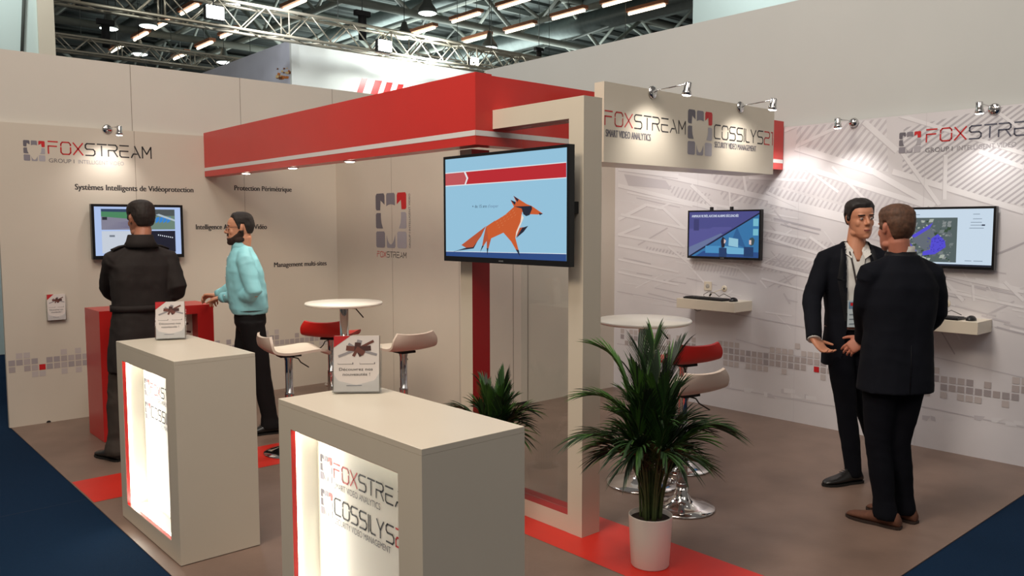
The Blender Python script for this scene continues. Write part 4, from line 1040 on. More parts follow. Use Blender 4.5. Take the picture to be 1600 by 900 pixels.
q = thing('pale_stand', 'tall pale stand wall with a hanging cable, beyond the back wall at the far left', 'exhibition stand', (2.2, 12, 0))
o = MB().box((-1.0, 12.02, 0), (2.5, 12.06, 6.2), BOOTHC).build('fabric_wall', q); o.location = (-2.2, -12, 0)
o = MB().box((2.5, 11.98, 0), (2.69, 12.08, 6.2), WHITE).build('post', q); o.location = (-2.2, -12, 0)
o = MB().tube([(2.36, 11.97, 6.2), (2.33, 11.95, 5.2), (2.36, 11.97, 4.6), (2.30, 11.97, 3.8)], .02, HS2, 6).build('cable', q); o.location = (-2.2, -12, 0)
o = MB().tube([(2.02, 11.95, 3.7), (2.02, 11.95, 4.5)], .02, HS2, 6).build('rod', q); o.location = (-2.2, -12, 0)
area('flood_light_beam', (1.6, 10.6, 6.0), (1.9, 12, 4.4), .4, 45, (.93, 1, .97))
tag(MB().box((12, 2, 0), (12.1, 8.78, 7), BOOTHC).build('tall_stand_wall'), 'pale cyan wall of a tall stand rising beyond the right partition', 'exhibition stand')
area('flood_light_beam', (10.4, 7.0, 6.3), (12, 7.6, 5.4), .4, 38, (.93, 1, .98))
# motor hoists hanging from the roof
h0 = None
for (x, y, z) in ((165,45,6.5),(566,32,6.5),(842,84,8.0)):
    p = onz(x, y, z)
    if h0 is None:
        h0 = thing('chain_hoist', 'black chain hoist hanging on a chain above the stands', 'hoist', p, 0, 'chain hoists')
        MB().box((-.2, -.06, .1), (.2, .06, .22), BLACKM).build('bracket', h0); MB().lathe([(.09, -.45), (.1, -.1), (.1, .1), (.04, .12)], BLACKM, 14).build('body', h0); MB().tube([(0, 0, .2), (0, 0, 4.5)], .012, HS2, 5).build('chain', h0)
        l = h0
    else: l = copy_tree(h0)
    l.location = p

# ============================================================ PEOPLE
from mathutils import noise as NZ
from mathutils.bvhtree import BVHTree
FWD = -CB
def J(px, py, depth):
    d = CR * ((px - 800) / FPX) + CU * (-(py - 450) / FPX) + FWD
    return CAM + d * depth
def loft(mb, rings, m, n=28, p=2.3, cap=True):
    """rings: (centre, lateral, forward, rx, ry)"""
    vs = []
    for c, a, b, rx, ry in rings:
        for k in range(n):
            t = 2 * math.pi * k / n; ct, st_ = math.cos(t), math.sin(t)
            u = math.copysign(abs(ct) ** (2 / p), ct); w = math.copysign(abs(st_) ** (2 / p), st_)
            vs.append(c + a * (u * rx) + b * (w * ry))
    N = len(rings)
    fs = [(i*n+k, i*n+(k+1) % n, (i+1)*n+(k+1) % n, (i+1)*n+k) for i in range(N-1) for k in range(n)]
    fs.append(tuple(range(n))[::-1]); fs.append(tuple((N-1)*n + k for k in range(n)))
    mb.add(vs, fs, m, True)
def fuse(mb, voxel, smooth, name, parent, off, cut=None, disp=None, factor=.5):
    o = mb.build('tmp', recalc=True)
    r = o.modifiers.new('r', 'REMESH'); r.mode = 'VOXEL'; r.voxel_size = voxel; r.adaptivity = 0
    if smooth: s = o.modifiers.new('s', 'SMOOTH'); s.iterations = smooth; s.factor = factor
    dg = bpy.context.evaluated_depsgraph_get(); me = bpy.data.meshes.new_from_object(o.evaluated_get(dg))
    old = o.data; bpy.data.objects.remove(o); bpy.data.meshes.remove(old)
    if disp:
        bm = bmesh.new(); bm.from_mesh(me); bm.normal_update()
        mv = [(v, disp(v.co, v.normal)) for v in bm.verts]
        for v, d in mv: v.co = v.co + d
        bm.to_mesh(me); bm.free()
    if cut:
        bm = bmesh.new(); bm.from_mesh(me)
        bmesh.ops.delete(bm, geom=[f for f in bm.faces if cut(f.calc_center_median())], context='FACES')
        bmesh.ops.delete(bm, geom=[v for v in bm.verts if not v.link_faces], context='VERTS')
        bm.to_mesh(me); bm.free()
    me.materials.clear(); me.materials.append(mb.mats[0])
    me.polygons.foreach_set('use_smooth', [True] * len(me.polygons)); me.polygons.foreach_set('material_index', [0] * len(me.polygons))
    q = bpy.data.objects.new(name, me); COL.objects.link(q)
    if parent is not None: q.parent = parent; q.location = off
    return q
def wrinkle(amp, sc, stretch=(1, 1, .45)):
    def f(co, no):
        p = V((co.x * sc * stretch[0], co.y * sc * stretch[1], co.z * sc * stretch[2]))
        w = NZ.noise(p) + .5 * NZ.noise(p * 2.1 + V((3, 1, 7)))
        w2 = abs(NZ.noise(V((co.x * sc * .6 + co.z * sc * .5, co.y * sc * .6, co.z * sc * .9))))
        return no * amp * (w * .7 - w2 * .9)
    return f
def sstep(x): x = max(0, min(1, x)); return x * x * (3 - 2 * x)
HEADR = [(.0,.022,.046,.080),(.012,.036,.010,.092),(.032,.049,-.020,.097),(.06,.058,-.052,.097),(.085,.064,-.082,.095),(.108,.069,-.097,.092),(.128,.0715,-.103,.086),
         (.148,.074,-.106,.093),(.172,.0745,-.104,.091),(.196,.069,-.094,.080),(.214,.057,-.076,.061),(.227,.039,-.052,.036),(.234,.018,-.028,.010)]
def head_shapes(mb, Mh, m, smile=False):
    t = MB()
    X_, Y_ = V((1, 0, 0)), V((0, 1, 0))
    loft(t, [(V((0, (y0 + y1) / 2, z)), X_, Y_, rx, (y1 - y0) / 2) for z, rx, y0, y1 in HEADR], m, 36, 2.15)
    t.tube([(0, .086, .142), (0, .100, .118), (0, .112, .098), (0, .108, .088)], [.007, .0095, .0125, .008], m, 12)
    for s in (-1, 1):
        t.ball((s * .0115, .1005, .0935), .0085, m, 10)
        t.ball((s * .030, .079, .150), 1, m, 12, (.022, .014, .008)); t.ball((s * .040, .062, .098), 1, m, 12, (.020, .020, .026))
        t.ball((s * .031, .079, .128), .0125, m, 12, (1.1, .9, .9))
        t.ball((s * .075, -.008, .122), 1, m, 12, (.0075, .018, .030)); t.ball((s * .080, -.014, .130), 1, m, 10, (.006, .014, .019))
        t.ball((s * .045, .01, .035), 1, m, 12, (.018, .038, .020))
    t.ball((0, .083, .016), 1, m, 12, (.024, .017, .017))
    k = .012 if smile else 0
    t.tube([(-.026 - k/2, .084, .062 + k), (-.012, .096, .060), (0, .099, .061), (.012, .096, .060), (.026 + k/2, .084, .062 + k)], [.003, .0055, .006, .0055, .003], m, 8)
    t.tube([(-.021, .086, .056 + k*.7), (-.010, .096, .051), (0, .098, .050), (.010, .096, .051), (.021, .086, .056 + k*.7)], [.003, .006, .0065, .006, .003], m, 8)
    if Mh: t.v = [Mh @ v for v in t.v]
    mb.add(t.v, t.f, m, True)
def hz(th, back=.075):
    K = [(0,.196),(.45,.197),(.75,.190),(.95,.170),(1.12,.140),(1.28,.108),(1.42,.108),(1.52,.152),(1.85,.150),(2.05,.10),(2.3,back+.005),(3.2,back)]
    for (a, b), (c, d) in zip(K, K[1:]):
        if th <= c: return b + (d - b) * (th - a) / (c - a)
    return K[-1][1]
def hair(Mh, m, thick, parent, off, top=1.0, back=.075, hl=0.0, rough=1.0, seed=0):
    t = MB(); head_shapes(t, None, m)
    def disp(co, no):
        th = math.atan2(abs(co.x), co.y + .012); f = co.z - hz(th, back) - hl * max(0, math.cos(th))
        k = sstep((f + .004) / .022); zt = sstep((co.z - .17) / .05)
        w = NZ.noise(V((co.x * 55 + seed, co.y * 22, co.z * 30))) * .0028 + NZ.noise(V((co.x * 150, co.y * 60, co.z * 60))) * .0013
        return no * (-.004 + k * (thick * (1 + zt * top) + .004 + w * rough))
    o = fuse(t, .0042, 3, 'hair', None, None, disp=disp, cut=lambda c: c.z < hz(math.atan2(abs(c.x), c.y + .012), back) + hl * max(0, math.cos(math.atan2(abs(c.x), c.y + .012))) - .016)
    o.data.transform(Mh); o.parent = parent; o.location = off; return o
def face_patch(Mh, m, name, parent, off, inside, thick=.0012, vox=.0042, fade=.006):
    """thin layer lying on the face where inside(x, z) > 0"""
    t = MB(); head_shapes(t, None, m)
    def disp(co, no):
        k = sstep((inside(co) + fade) / (2 * fade)); return no * (-.003 + k * (thick + .003) + NZ.noise(co * 160) * .0006 * k)
    o = fuse(t, vox, 3, name, None, None, disp=disp, cut=lambda c: inside(c) < -fade * 1.3)
    o.data.transform(Mh); o.parent = parent; o.location = off; return o
def hand_shapes(mb, W_, dirf, palmn, m, curl=.5, side=1, sc=1.0, spread=.06, thumb=.8):
    """W_ wrist, dirf towards the fingers, palmn out of the palm; side = +1 if the thumb is on dirf x palmn side"""
    f = V(dirf).normalized(); n = (V(palmn) - f * V(palmn).dot(f)).normalized(); s = f.cross(n).normalized() * side
    rings = []
    for u, rx, ry in ((-.03, .026, .020), (0, .027, .019), (.025, .036, .017), (.055, .041, .0155), (.082, .040, .013), (.095, .034, .010)):
        rings.append((W_ + f * u * sc, s, n, rx * sc, ry * sc))
    loft(mb, rings, m, 18, 2.6)
    for i, (o, L, r, c) in enumerate(((.030, .073, .0088, .85), (.010, .082, .0090, .95), (-.010, .077, .0086, 1.05), (-.029, .060, .0076, 1.2))):
        p = W_ + (f * .078 + s * o) * sc; d = (f + s * (o * spread * 30)).normalized(); pts = [p]; rs = [r * sc]
        for j, fr in enumerate((.46, .30, .24)):
            a = curl * c * (.75, 1.0, .8)[j]
            nn = n - d * n.dot(d); nn.normalize(); d = (d * math.cos(a) + nn * math.sin(a)).normalized()
            p = p + d * L * fr * sc; pts.append(p); rs.append(r * sc * (.94, .86, .72)[j])
        mb.tube(pts, rs, m, 10); mb.ball(tuple(pts[-1]), rs[-1], m, 8)
    p = W_ + (f * .018 + s * .026) * sc; d = (f * .75 + s * .75 + n * .25 * thumb).normalized(); pts = [p]; rs = [.013 * sc]
    for j, L in enumerate((.036, .030, .024)):
        p = p + d * L * sc; pts.append(p); rs.append((.0105, .0095, .008)[j] * sc); d = (d + (f * .5 + n * .35 * thumb) * .6).normalized()
    mb.tube(pts, rs, m, 10); mb.ball(tuple(pts[-1]), rs[-1], m, 8)
def shoe(par, off, heel, ang, m, sole, name='shoe'):
    f = V((math.cos(ang), math.sin(ang), 0)); s = V((-f.y, f.x, 0)); mb = MB(); n = 20; prof = [(-.005,.020,.055),(.01,.032,.082),(.05,.037,.100),(.09,.038,.100),(.13,.041,.078),(.17,.045,.060),(.21,.045,.050),(.25,.038,.042),(.275,.026,.033),(.287,.010,.022)]
    vs = []
    for t, w, h in prof:
        for k in range(n):
            a = 2 * math.pi * k / n; z = .012 + (h - .012) * (.5 + .5 * math.sin(a)) if math.sin(a) > -.6 else .012
            q = w * math.copysign(abs(math.cos(a)) ** .75, math.cos(a)) * (1 - .35 * sstep((z - .04) / .06))
            vs.append(V(heel) + f * t + s * q + V((0, 0, z)))
    N = len(prof); fs = [(i*n+k, i*n+(k+1) % n, (i+1)*n+(k+1) % n, (i+1)*n+k) for i in range(N-1) for k in range(n)] + [tuple(range(n))[::-1], tuple((N-1)*n+k for k in range(n))]
    mb.add(vs, fs, m, True); o = mb.build(name, par); o.location = off
    mb = MB(); out = [(-.008,.022),(.01,.036),(.06,.039),(.11,.038),(.17,.048),(.22,.048),(.26,.038),(.285,.02),(.295,.0)]
    P = [(t, w) for t, w in out] + [(t, -w) for t, w in out[::-1][1:]]
    V0 = [V(heel) + f * t + s * w + V((0, 0, z)) for z in (.001, .014) for t, w in P]; L = len(P)
    mb.add(V0, [tuple(range(L))[::-1], tuple(range(L, 2*L))] + [(i, (i+1) % L, L + (i+1) % L, L + i) for i in range(L)], sole)
    mb.build('sole', o)
    mb = MB()
    for i in range(4):
        c = V(heel) + f * (.10 + .018 * i) + V((0, 0, .100 - .0085 * i)); mb.tube([c - s * .018, c + V((0, 0, .004)), c + s * .018], .0018, sole, 6)
    mb.build('laces', o)
    return o
def limb_mid(a, b, t): return a + (b - a) * t
def trousers(par, off, hips, knees, ankles, phi, m, waistz, wr=(.155, .115), hem=(.058, .066), thick=1.0, amp=.004):
    c = sum(hips, V((0, 0, 0))) / 2; lat = V((math.sin(phi), -math.cos(phi), 0)); fw = V((math.cos(phi), math.sin(phi), 0)); mb = MB()
    loft(mb, [(V((c.x, c.y, waistz)), lat, fw, wr[0], wr[1]), (V((c.x, c.y, waistz - .09)), lat, fw, wr[0] * 1.07, wr[1] * 1.08), (V((c.x, c.y, c.z - .02)), lat, fw, wr[0] * 1.05, wr[1] * 1.08), (V((c.x, c.y, c.z - .085)), lat, fw, wr[0] * .80, wr[1] * .8)], m)
    for h, k, a in zip(hips, knees, ankles):
        mid = limb_mid(h, k, .5); cf = limb_mid(k, a, .45)
        R0 = [(h, .092, .100), (mid, .083, .090), (k, .066, .072), (cf, .062, .070), (limb_mid(k, a, .85), .055, .062), (a + V((0, 0, -.015)), hem[0], hem[1]), (a + V((0, 0, -.045)), hem[0] * .98, hem[1])]
        loft(mb, [(p, lat, fw, rx * thick, ry * thick) for p, rx, ry in R0], m, 22, 2.1)
    return fuse(mb, .009, 2, 'trousers', par, off, disp=wrinkle(amp, 14))
def sleeve(mb, m, sh, el, wr, r=(.068, .058, .046), lead=None):
    pts = [lead] if lead is not None else []; rr = [r[0] * 1.05] if lead is not None else []
    pts += [sh, limb_mid(sh, el, .5), el + (sh - el) * .06, el + (wr - el) * .10, limb_mid(el, wr, .5), wr]
    rr += [r[0], (r[0] + r[1]) / 2 * 1.02, r[1], r[1], (r[1] + r[2]) / 2, r[2]]
    mb.tube(pts, rr, m, 18)
    if lead is not None:      # slope of the shoulder up to the neck
        ax_ = lead + (lead - sh) * 1.0; ax_.z = sh.z + .085; md = limb_mid(ax_, sh, .5); md.z = sh.z + .050
        mb.tube([ax_, md, sh, sh + (el - sh) * .12], [.050, .052, r[0] * .98, r[0]], m, 16)
class Drape:
    def __init__(s, objs, origin, phi):
        s.t = []
        for o in objs:
            bm = bmesh.new(); bm.from_mesh(o.data); s.t.append(BVHTree.FromBMesh(bm)); bm.free()
        s.o = V(origin); s.fw = V((math.cos(phi), math.sin(phi), 0)); s.lat = V((math.sin(phi), -math.cos(phi), 0))
    def __call__(s, x, z, h=.003):
        """x to the wearer's right, z height -> point on the front of the clothes"""
        best = None; src = V((s.o.x, s.o.y, z)) + s.lat * x + s.fw * 1.0
        for t in s.t:
            r = t.ray_cast(src, -s.fw, 2.0)
            if r[0] is not None and (best is None or (r[0] - src).length < (best - src).length): best = r[0]
        if best is None: best = V((s.o.x, s.o.y, z)) + s.lat * x + s.fw * .12
        return best + s.fw * h
def draped_poly(D, pts, m, mb, h=.003, sub=6):
    """quad (4 pts, (x, z)) subdivided and laid on the clothes"""
    a, b, c, d = pts; vs = []; fs = []
    for i in range(sub + 1):
        for j in range(3):
            u = i / sub; w = j / 2
            p = ((1-u)*((1-w)*a[0]+w*b[0]) + u*((1-w)*d[0]+w*c[0]), (1-u)*((1-w)*a[1]+w*b[1]) + u*((1-w)*d[1]+w*c[1]))
            vs.append(D(p[0], p[1], h))
    for i in range(sub):
        for j in range(2): fs.append((i*3+j, i*3+j+1, (i+1)*3+j+1, (i+1)*3+j))
    mb.add(vs, fs, m, True)
def eyes(Mh, par, off, iris=(60, 44, 34), look=0):
    mb = MB(); wh = mat('eye_white', (168, 156, 150), .25); ir = mat('iris', iris, .2); lid = None
    o = None
    for s in (-1, 1):
        t = MB(); t.ball((s * .031, .0828, .1268), .0104, wh, 14); t.v = [Mh @ v for v in t.v]; e = t.build('eye', par); e.location = off
        t = MB(); t.ball((s * .031 + look, .0898, .1265), .0052, ir, 10); t.v = [Mh @ v for v in t.v]; t.build('iris', e)
def skin_head(Mh): return Mh

def person(label, loc, phi, skin, chin, hphi, tilt, torso, arms, hands, legs, lower_arm=True, neck=None, headroll=0, hs=1.0, smile=False):
    """builds the body (one continuous mesh) and returns (root, off, Mh)"""
    root = thing('person', label, 'person', loc); off = -V(loc)
    Mh = Matrix.Translation(chin) @ Matrix.Rotation(hphi - math.pi / 2, 4, 'Z') @ Matrix.Rotation(tilt, 4, 'X') @ Matrix.Rotation(headroll, 4, 'Y') @ Matrix.Scale(hs, 4) @ Matrix.Translation((0, 0, 0))
    mb = MB(); head_shapes(mb, Mh, skin, smile)
    nb = neck; jc = Mh @ V((0, -.025, .05)); mb.tube([nb + V((0, 0, -.06)), nb, limb_mid(nb, jc, .5), jc, Mh @ V((0, -.02, .09))], [.075, .061, .057, .056, .050], skin, 20)
    lat = V((math.sin(phi), -math.cos(phi), 0)); fw = V((math.cos(phi), math.sin(phi), 0))
    loft(mb, [(c, lat, fw, rx * .62, ry * .66) for c, rx, ry in torso], skin, 20)
    for (sh, el, wr) in arms: mb.tube([sh, limb_mid(sh, el, .5), el, limb_mid(el, wr, .4), wr], [.040, .036, .030, .029, .024], skin, 14)
    for h in hands: hand_shapes(mb, *h[:3], skin, **h[3])
    for hp, kn, an in legs:
        mb.tube([hp, limb_mid(hp, kn, .5), kn, limb_mid(kn, an, .35), an, an + V((0, 0, -.035))], [.078, .068, .052, .050, .036, .034], skin, 14)
    body = fuse(mb, .0045, 2, 'body', root, off)
    return root, off, Mh, lat, fw

# ---------- man in the dark coat, back to the camera
def man_coat():
    phi = math.radians(97); d = 5.83
    loc = V((1.80, 6.06, 0)); CO = mat('charcoal_coat', (44, 39, 38), .8, noise=.1, nscale=12, bump=.15, bscale=300, spec=.2); TR = mat('grey_brown_trousers', (60, 54, 50), .9, noise=.15, nscale=10, spec=.15); SK = mat('skin_warm', (168, 112, 88), .5, noise=.05, nscale=14)
    ax = V((1.845, 6.06, 0)); hd = J(222, 367, d + .02)
    def c(z, dx=0, dy=0): return V((ax.x + dx - (1.0 - min(z, 1.0)) * .04, ax.y + dy, z))
    torso = [(c(.95), .17, .12), (c(1.08), .165, .12), (c(1.25), .19, .125), (c(1.40), .195, .115), (c(1.48), .13, .09)]
    shl, shr = c(1.40, -.185), c(1.40, .185)
    eL, eR = J(170, 452, d + .02), J(278, 452, d + .02); wL, wR = J(196, 470, d + .24), J(254, 468, d + .24)
    hips = [V((1.74, 6.06, .90)), V((1.90, 6.06, .90))]; knees = [V((1.665, 6.07, .47)), V((1.93, 6.06, .47))]; ank = [V((1.632, 6.04, .09)), V((1.95, 6.06, .09))]
    fwd = V((math.cos(phi), math.sin(phi), 0))
    hands = [(wL, fwd + V((.2, 0, -.1)), V((1, 0, 0)), dict(curl=.6, side=1)), (wR, fwd + V((-.2, 0, -.1)), V((-1, 0, 0)), dict(curl=.6, side=-1))]
    root, off, Mh, lat, fw = person('man in a long charcoal belted coat, seen from behind, facing a screen', loc, phi, SK, V((hd.x, hd.y, 1.556)), phi, -.08, torso, [(shl, eL, wL), (shr, eR, wR)], hands, list(zip(hips, knees, ank)), neck=c(1.485), hs=1.08)
    HC = mat('dark_brown_hair', (34, 24, 20), .7, noise=.35, nscale=60, stretch=(1, 1, .3)); hair(Mh, HC, .009, root, off, back=.062)
    trousers(root, off, hips, knees, ank, phi, TR, 1.0, hem=(.075, .085), thick=1.12, amp=.010)
    for a in ank: shoe(root, off, V((a.x, a.y - .06, 0)), phi + (.15 if a is ank[0] else -.1), mat('black_leather', (22, 20, 20), .35), mat('black_sole', (14, 14, 14), .6))
    mb = MB()
    R0 = [(.62, .235, .175), (.72, .235, .172), (.88, .222, .163), (1.02, .205, .148), (1.12, .203, .143), (1.25, .214, .145), (1.36, .212, .138), (1.42, .180, .118), (1.455, .130, .098), (1.49, .085, .082), (1.53, .072, .072)]
    loft(mb, [(c(z), lat, fw, rx, ry) for z, rx, ry in R0], CO, 36, 2.4)
    for s, e, w, ld in ((shl, eL, wL, c(1.395, -.10)), (shr, eR, wR, c(1.395, .10))): sleeve(mb, CO, s, e, w, (.074, .068, .055), ld)
    co = fuse(mb, .009, 4, 'coat', root, off, disp=wrinkle(.009, 11, (1, 1, .6)))
    mb = MB(); n = 24
    def ring(z, k, dz=0): return (c(z, 0, -.006), lat, fw, k * .078, k * .074)
    loft(mb, [ring(1.490, 1.50), ring(1.530, 1.22), ring(1.575, 1.06), ring(1.578, .99)], CO, 28, 2.1); mb.build('collar', root).location = off
    mb = MB(); n = 48; P = []
    for dz, k in ((-.021, 0), (-.021, .012), (.021, .012), (.021, 0)):
        for i in range(n): a = 2 * math.pi * i / n; P.append(c(1.065) + V((0, 0, dz)) + lat * ((.207 + k) * math.cos(a)) + fw * ((.150 + k) * math.sin(a)))
    mb.add(P, [(r*n+i, r*n+(i+1) % n, ((r+1) % 4)*n+(i+1) % n, ((r+1) % 4)*n+i) for r in range(4) for i in range(n)], CO, True)
    mb.build('belt', root).location = off
    for s in (-1, 1):
        mb = MB(); a = c(1.505) + lat * (.095 * s); b = c(1.462) + lat * (.200 * s)
        mb.tube([a, limb_mid(a, b, .5) + V((0, 0, .012)), b + V((0, 0, .012))], [.020, .022, .020], CO, 8, flat=.35); mb.build('epaulette', root).location = off
man_coat()

# ---------- man in the turquoise shirt, leaning on the red counter
def man_shirt():
    phi = math.radians(160); d0 = 6.30
    loc = V((2.70, 6.05, 0)); SH = mat('turquoise_shirt', (146, 212, 222), .6, noise=.03, bump=.05); TR = mat('black_trousers', (20, 18, 20), .8, spec=.2); SK = mat('skin_tan', (206, 146, 116), .5, noise=.05, nscale=14)
    fw = V((math.cos(phi), math.sin(phi), 0)); lat = V((math.sin(phi), -math.cos(phi), 0))      # lat = wearer's right
    def c(z):
        k = (z - .95) / .5; x = 382 + 8 * (1 - k); return V((2.655 - .045 * k, 6.11 - .00 * k, z)) 
    torso = [(c(.93), .155, .115), (c(1.05), .150, .115), (c(1.20), .165, .118), (c(1.33), .18, .112), (c(1.40), .155, .095), (c(1.44), .10, .075)]
    sL = c(1.37) - lat * .165; sR = c(1.37) + lat * .165
    eL = J(398, 460, d0 - .16); wL = J(346, 465, d0 + .08); eR = J(362, 450, d0 + .20); wR = J(338, 462, d0 + .22)
    hips = [c(.90) - lat * .085, c(.90) + lat * .085]; knees = [V((2.70, 6.02, .47)), V((2.62, 6.20, .47))]; ank = [V((2.755, 6.00, .085)), V((2.625, 6.22, .085))]
    hl = J(330, 463, d0 + .02)
    hands = [(wL, J(318, 470, d0 + .20) - wL, V((0, .2, -1)), dict(curl=.85, side=1)), (wR, J(318, 462, d0 + .24) - wR, V((-.2, -.3, -1)), dict(curl=.7, side=-1))]
    hd = J(377, 381, d0 - .02)
    root, off, Mh, lat, fw = person('bearded man with glasses in a turquoise shirt and red lanyard', loc, phi, SK, V((hd.x, hd.y, 1.500)) , math.radians(156), -.05, torso, [(sL, eL, wL), (sR, eR, wR)], hands, list(zip(hips, knees, ank)), neck=c(1.435), hs=.98, smile=True)
    HC = mat('black_brown_hair', (30, 23, 21), .7, noise=.35, nscale=60); hair(Mh, HC, .008, root, off, top=1.3, back=.07, hl=.012)
    BD = mat('beard_brown', (52, 34, 28), .85, noise=.3, nscale=90)
    def bd(co):
        x = abs(co.x); th = math.atan2(x, co.y + .012)
        up = .048 + .034 * sstep((th - .35) / .8) + (.022 * sstep((th - 1.0) / .35))
        f = up - co.z
        if x < .030: f = max(f, min(.012 - abs(co.z - .075), .028 - x)) 
        if x < .022 and .048 < co.z < .066: f = min(f, -.006)
        return min(f, 1.42 * .06 - .0 - max(0, (th - 1.36)) * .2)
    face_patch(Mh, BD, 'beard', root, off, bd, .0065)
    eyes(Mh, root, off, (50, 36, 30))
    for nm, m, fn in (('eyebrow', HC, lambda co: min(.0042 - abs(co.z - .1505 + .05 * (abs(co.x) - .030) ** 2 * 8), .018 - abs(abs(co.x) - .031), co.y - .05)),
                      ('teeth', mat('teeth', (232, 226, 216), .3), lambda co: min(.0034 - abs(co.z - .0565 - .25 * (co.x ** 2) * 18), .017 - abs(co.x), co.y - .05)),
                      ('lower_lip', mat('lip_rose', (170, 96, 86), .45), lambda co: min(.0035 - abs(co.z - .0495 - .25 * (co.x ** 2) * 18), .018 - abs(co.x), co.y - .05))):
        face_patch(Mh, m, nm, root, off, fn, .0022, .003, .0022)
    # glasses
    g = MB(); GF = mat('glasses_frame', (26, 20, 20), .3)
    for s in (-1, 1):
        pts = [(s * .033 + .023 * math.copysign(abs(math.cos(a)) ** .7, math.cos(a)), .1045, .126 + .0165 * math.copysign(abs(math.sin(a)) ** .7, math.sin(a))) for a in [2 * math.pi * i / 20 for i in range(21)]]
        g.tube(pts, .0020, GF, 6); g.tube([(s * .056, .103, .133), (s * .074, .06, .133), (s * .080, .0, .132), (s * .079, -.02, .124)], .0020, GF, 6)
    g.tube([(-.010, .106, .130), (0, .112, .132), (.010, .106, .130)], .0019, GF, 6); g.v = [Mh @ v for v in g.v]; go = g.build('glasses', root); go.location = off
    g = MB()
    for s in (-1, 1): g.add([Mh @ V((s * .033 + .021 * math.cos(a), .1045, .126 + .015 * math.sin(a))) for a in [2 * math.pi * i / 16 for i in range(16)]], [tuple(range(16))], GLASS)
    g.build('lens', go)
    trousers(root, off, hips, knees, ank, phi, TR, 1.01, wr=(.150, .112), hem=(.062, .078), thick=1.0)
    for a in ank: shoe(root, off, V((a.x, a.y, 0)) - fw * .07, phi + .05, mat('black_leather', (22, 20, 20), .35), mat('black_sole', (14, 14, 14), .6))
    mb = MB()
    R0 = [(.955, .162, .134), (1.00, .172, .146), (1.10, .172, .150), (1.20, .180, .148), (1.30, .188, .138), (1.38, .165, .118), (1.43, .120, .094), (1.475, .076, .072)]
    loft(mb, [(c(z), lat, fw, rx, ry) for z, rx, ry in R0], SH, 36, 2.3)
    sleeve(mb, SH, sL, eL, wL + (eL - wL) * .10, (.068, .060, .042), c(1.37) - lat * .09); sleeve(mb, SH, sR, eR, wR + (eR - wR) * .10, (.062, .056, .040), c(1.37) + lat * .09)
    sh = fuse(mb, .008, 3, 'shirt', root, off, disp=wrinkle(.008, 13, (1, 1, .7)))
    mb = MB(); loft(mb, [(c(1.445), lat, fw, .090, .084), (c(1.485) + fw * .006, lat, fw, .071, .070), (c(1.512) + fw * .010, lat, fw, .066, .066), (c(1.512) + fw * .010, lat, fw, .061, .060), (c(1.46), lat, fw, .064, .06)], SH, 28, 2.0, False); mb.build('collar', root).location = off
    for w_, e_ in ((wL, eL), (wR, eR)):
        dd = (e_ - w_).normalized(); MB().tube([w_ + dd * .012, w_ + dd * .062], [.041, .043], SH, 18).build('cuff', root).location = off
    D = Drape([sh], c(1.2), phi); mb = MB(); LR = mat('lanyard_red', (120, 26, 44), .6)
    for s in (-1, 1): draped_poly(D, [(s * .060, 1.43), (s * .052, 1.43), (-.004, 1.16), (.006, 1.16)], LR, mb, .005, 10)
    mb.build('lanyard', root).location = off
    mb = MB()
    for i in range(6):
        p = D(0, 1.40 - i * .075, .003); t = MB(); t.ball((0, 0, 0), .005, mat('button_white', (220, 230, 232), .4), 8); mb.add([p + v for v in t.v], t.f, t.mats[0], True)
    mb.build('button', root).location = off
    pts = [c(.985) + lat * (.163 * math.cos(a)) + fw * (.124 * math.sin(a)) for a in [2 * math.pi * i / 36 for i in range(37)]]
    MB().tube(pts, .016, mat('black_belt', (20, 18, 18), .4), 6, flat=.35).build('belt', root).location = off
man_shirt()

# ---------- two men in suits on the right
SUIT = mat('navy_suit', (15, 17, 25), .85, noise=.08, nscale=10, spec=.15); TRN = mat('navy_trousers', (12, 13, 20), .9, spec=.12); SHW = mat('white_shirt', (214, 212, 208), .6)
def jacket(root, off, c, lat, fw, arms, rings, vcut=None, amp=.005, r=(.068, .060, .048)):
    mb = MB(); loft(mb, [(c(z), lat, fw, rx, ry) for z, rx, ry in rings], SUIT, 40, 2.4)
    for (s, e, w, ld) in arms: sleeve(mb, SUIT, s, e, w, r, ld)
    return fuse(mb, .008, 4, 'jacket', root, off, disp=wrinkle(amp, 10, (1, 1, .55)), cut=vcut)

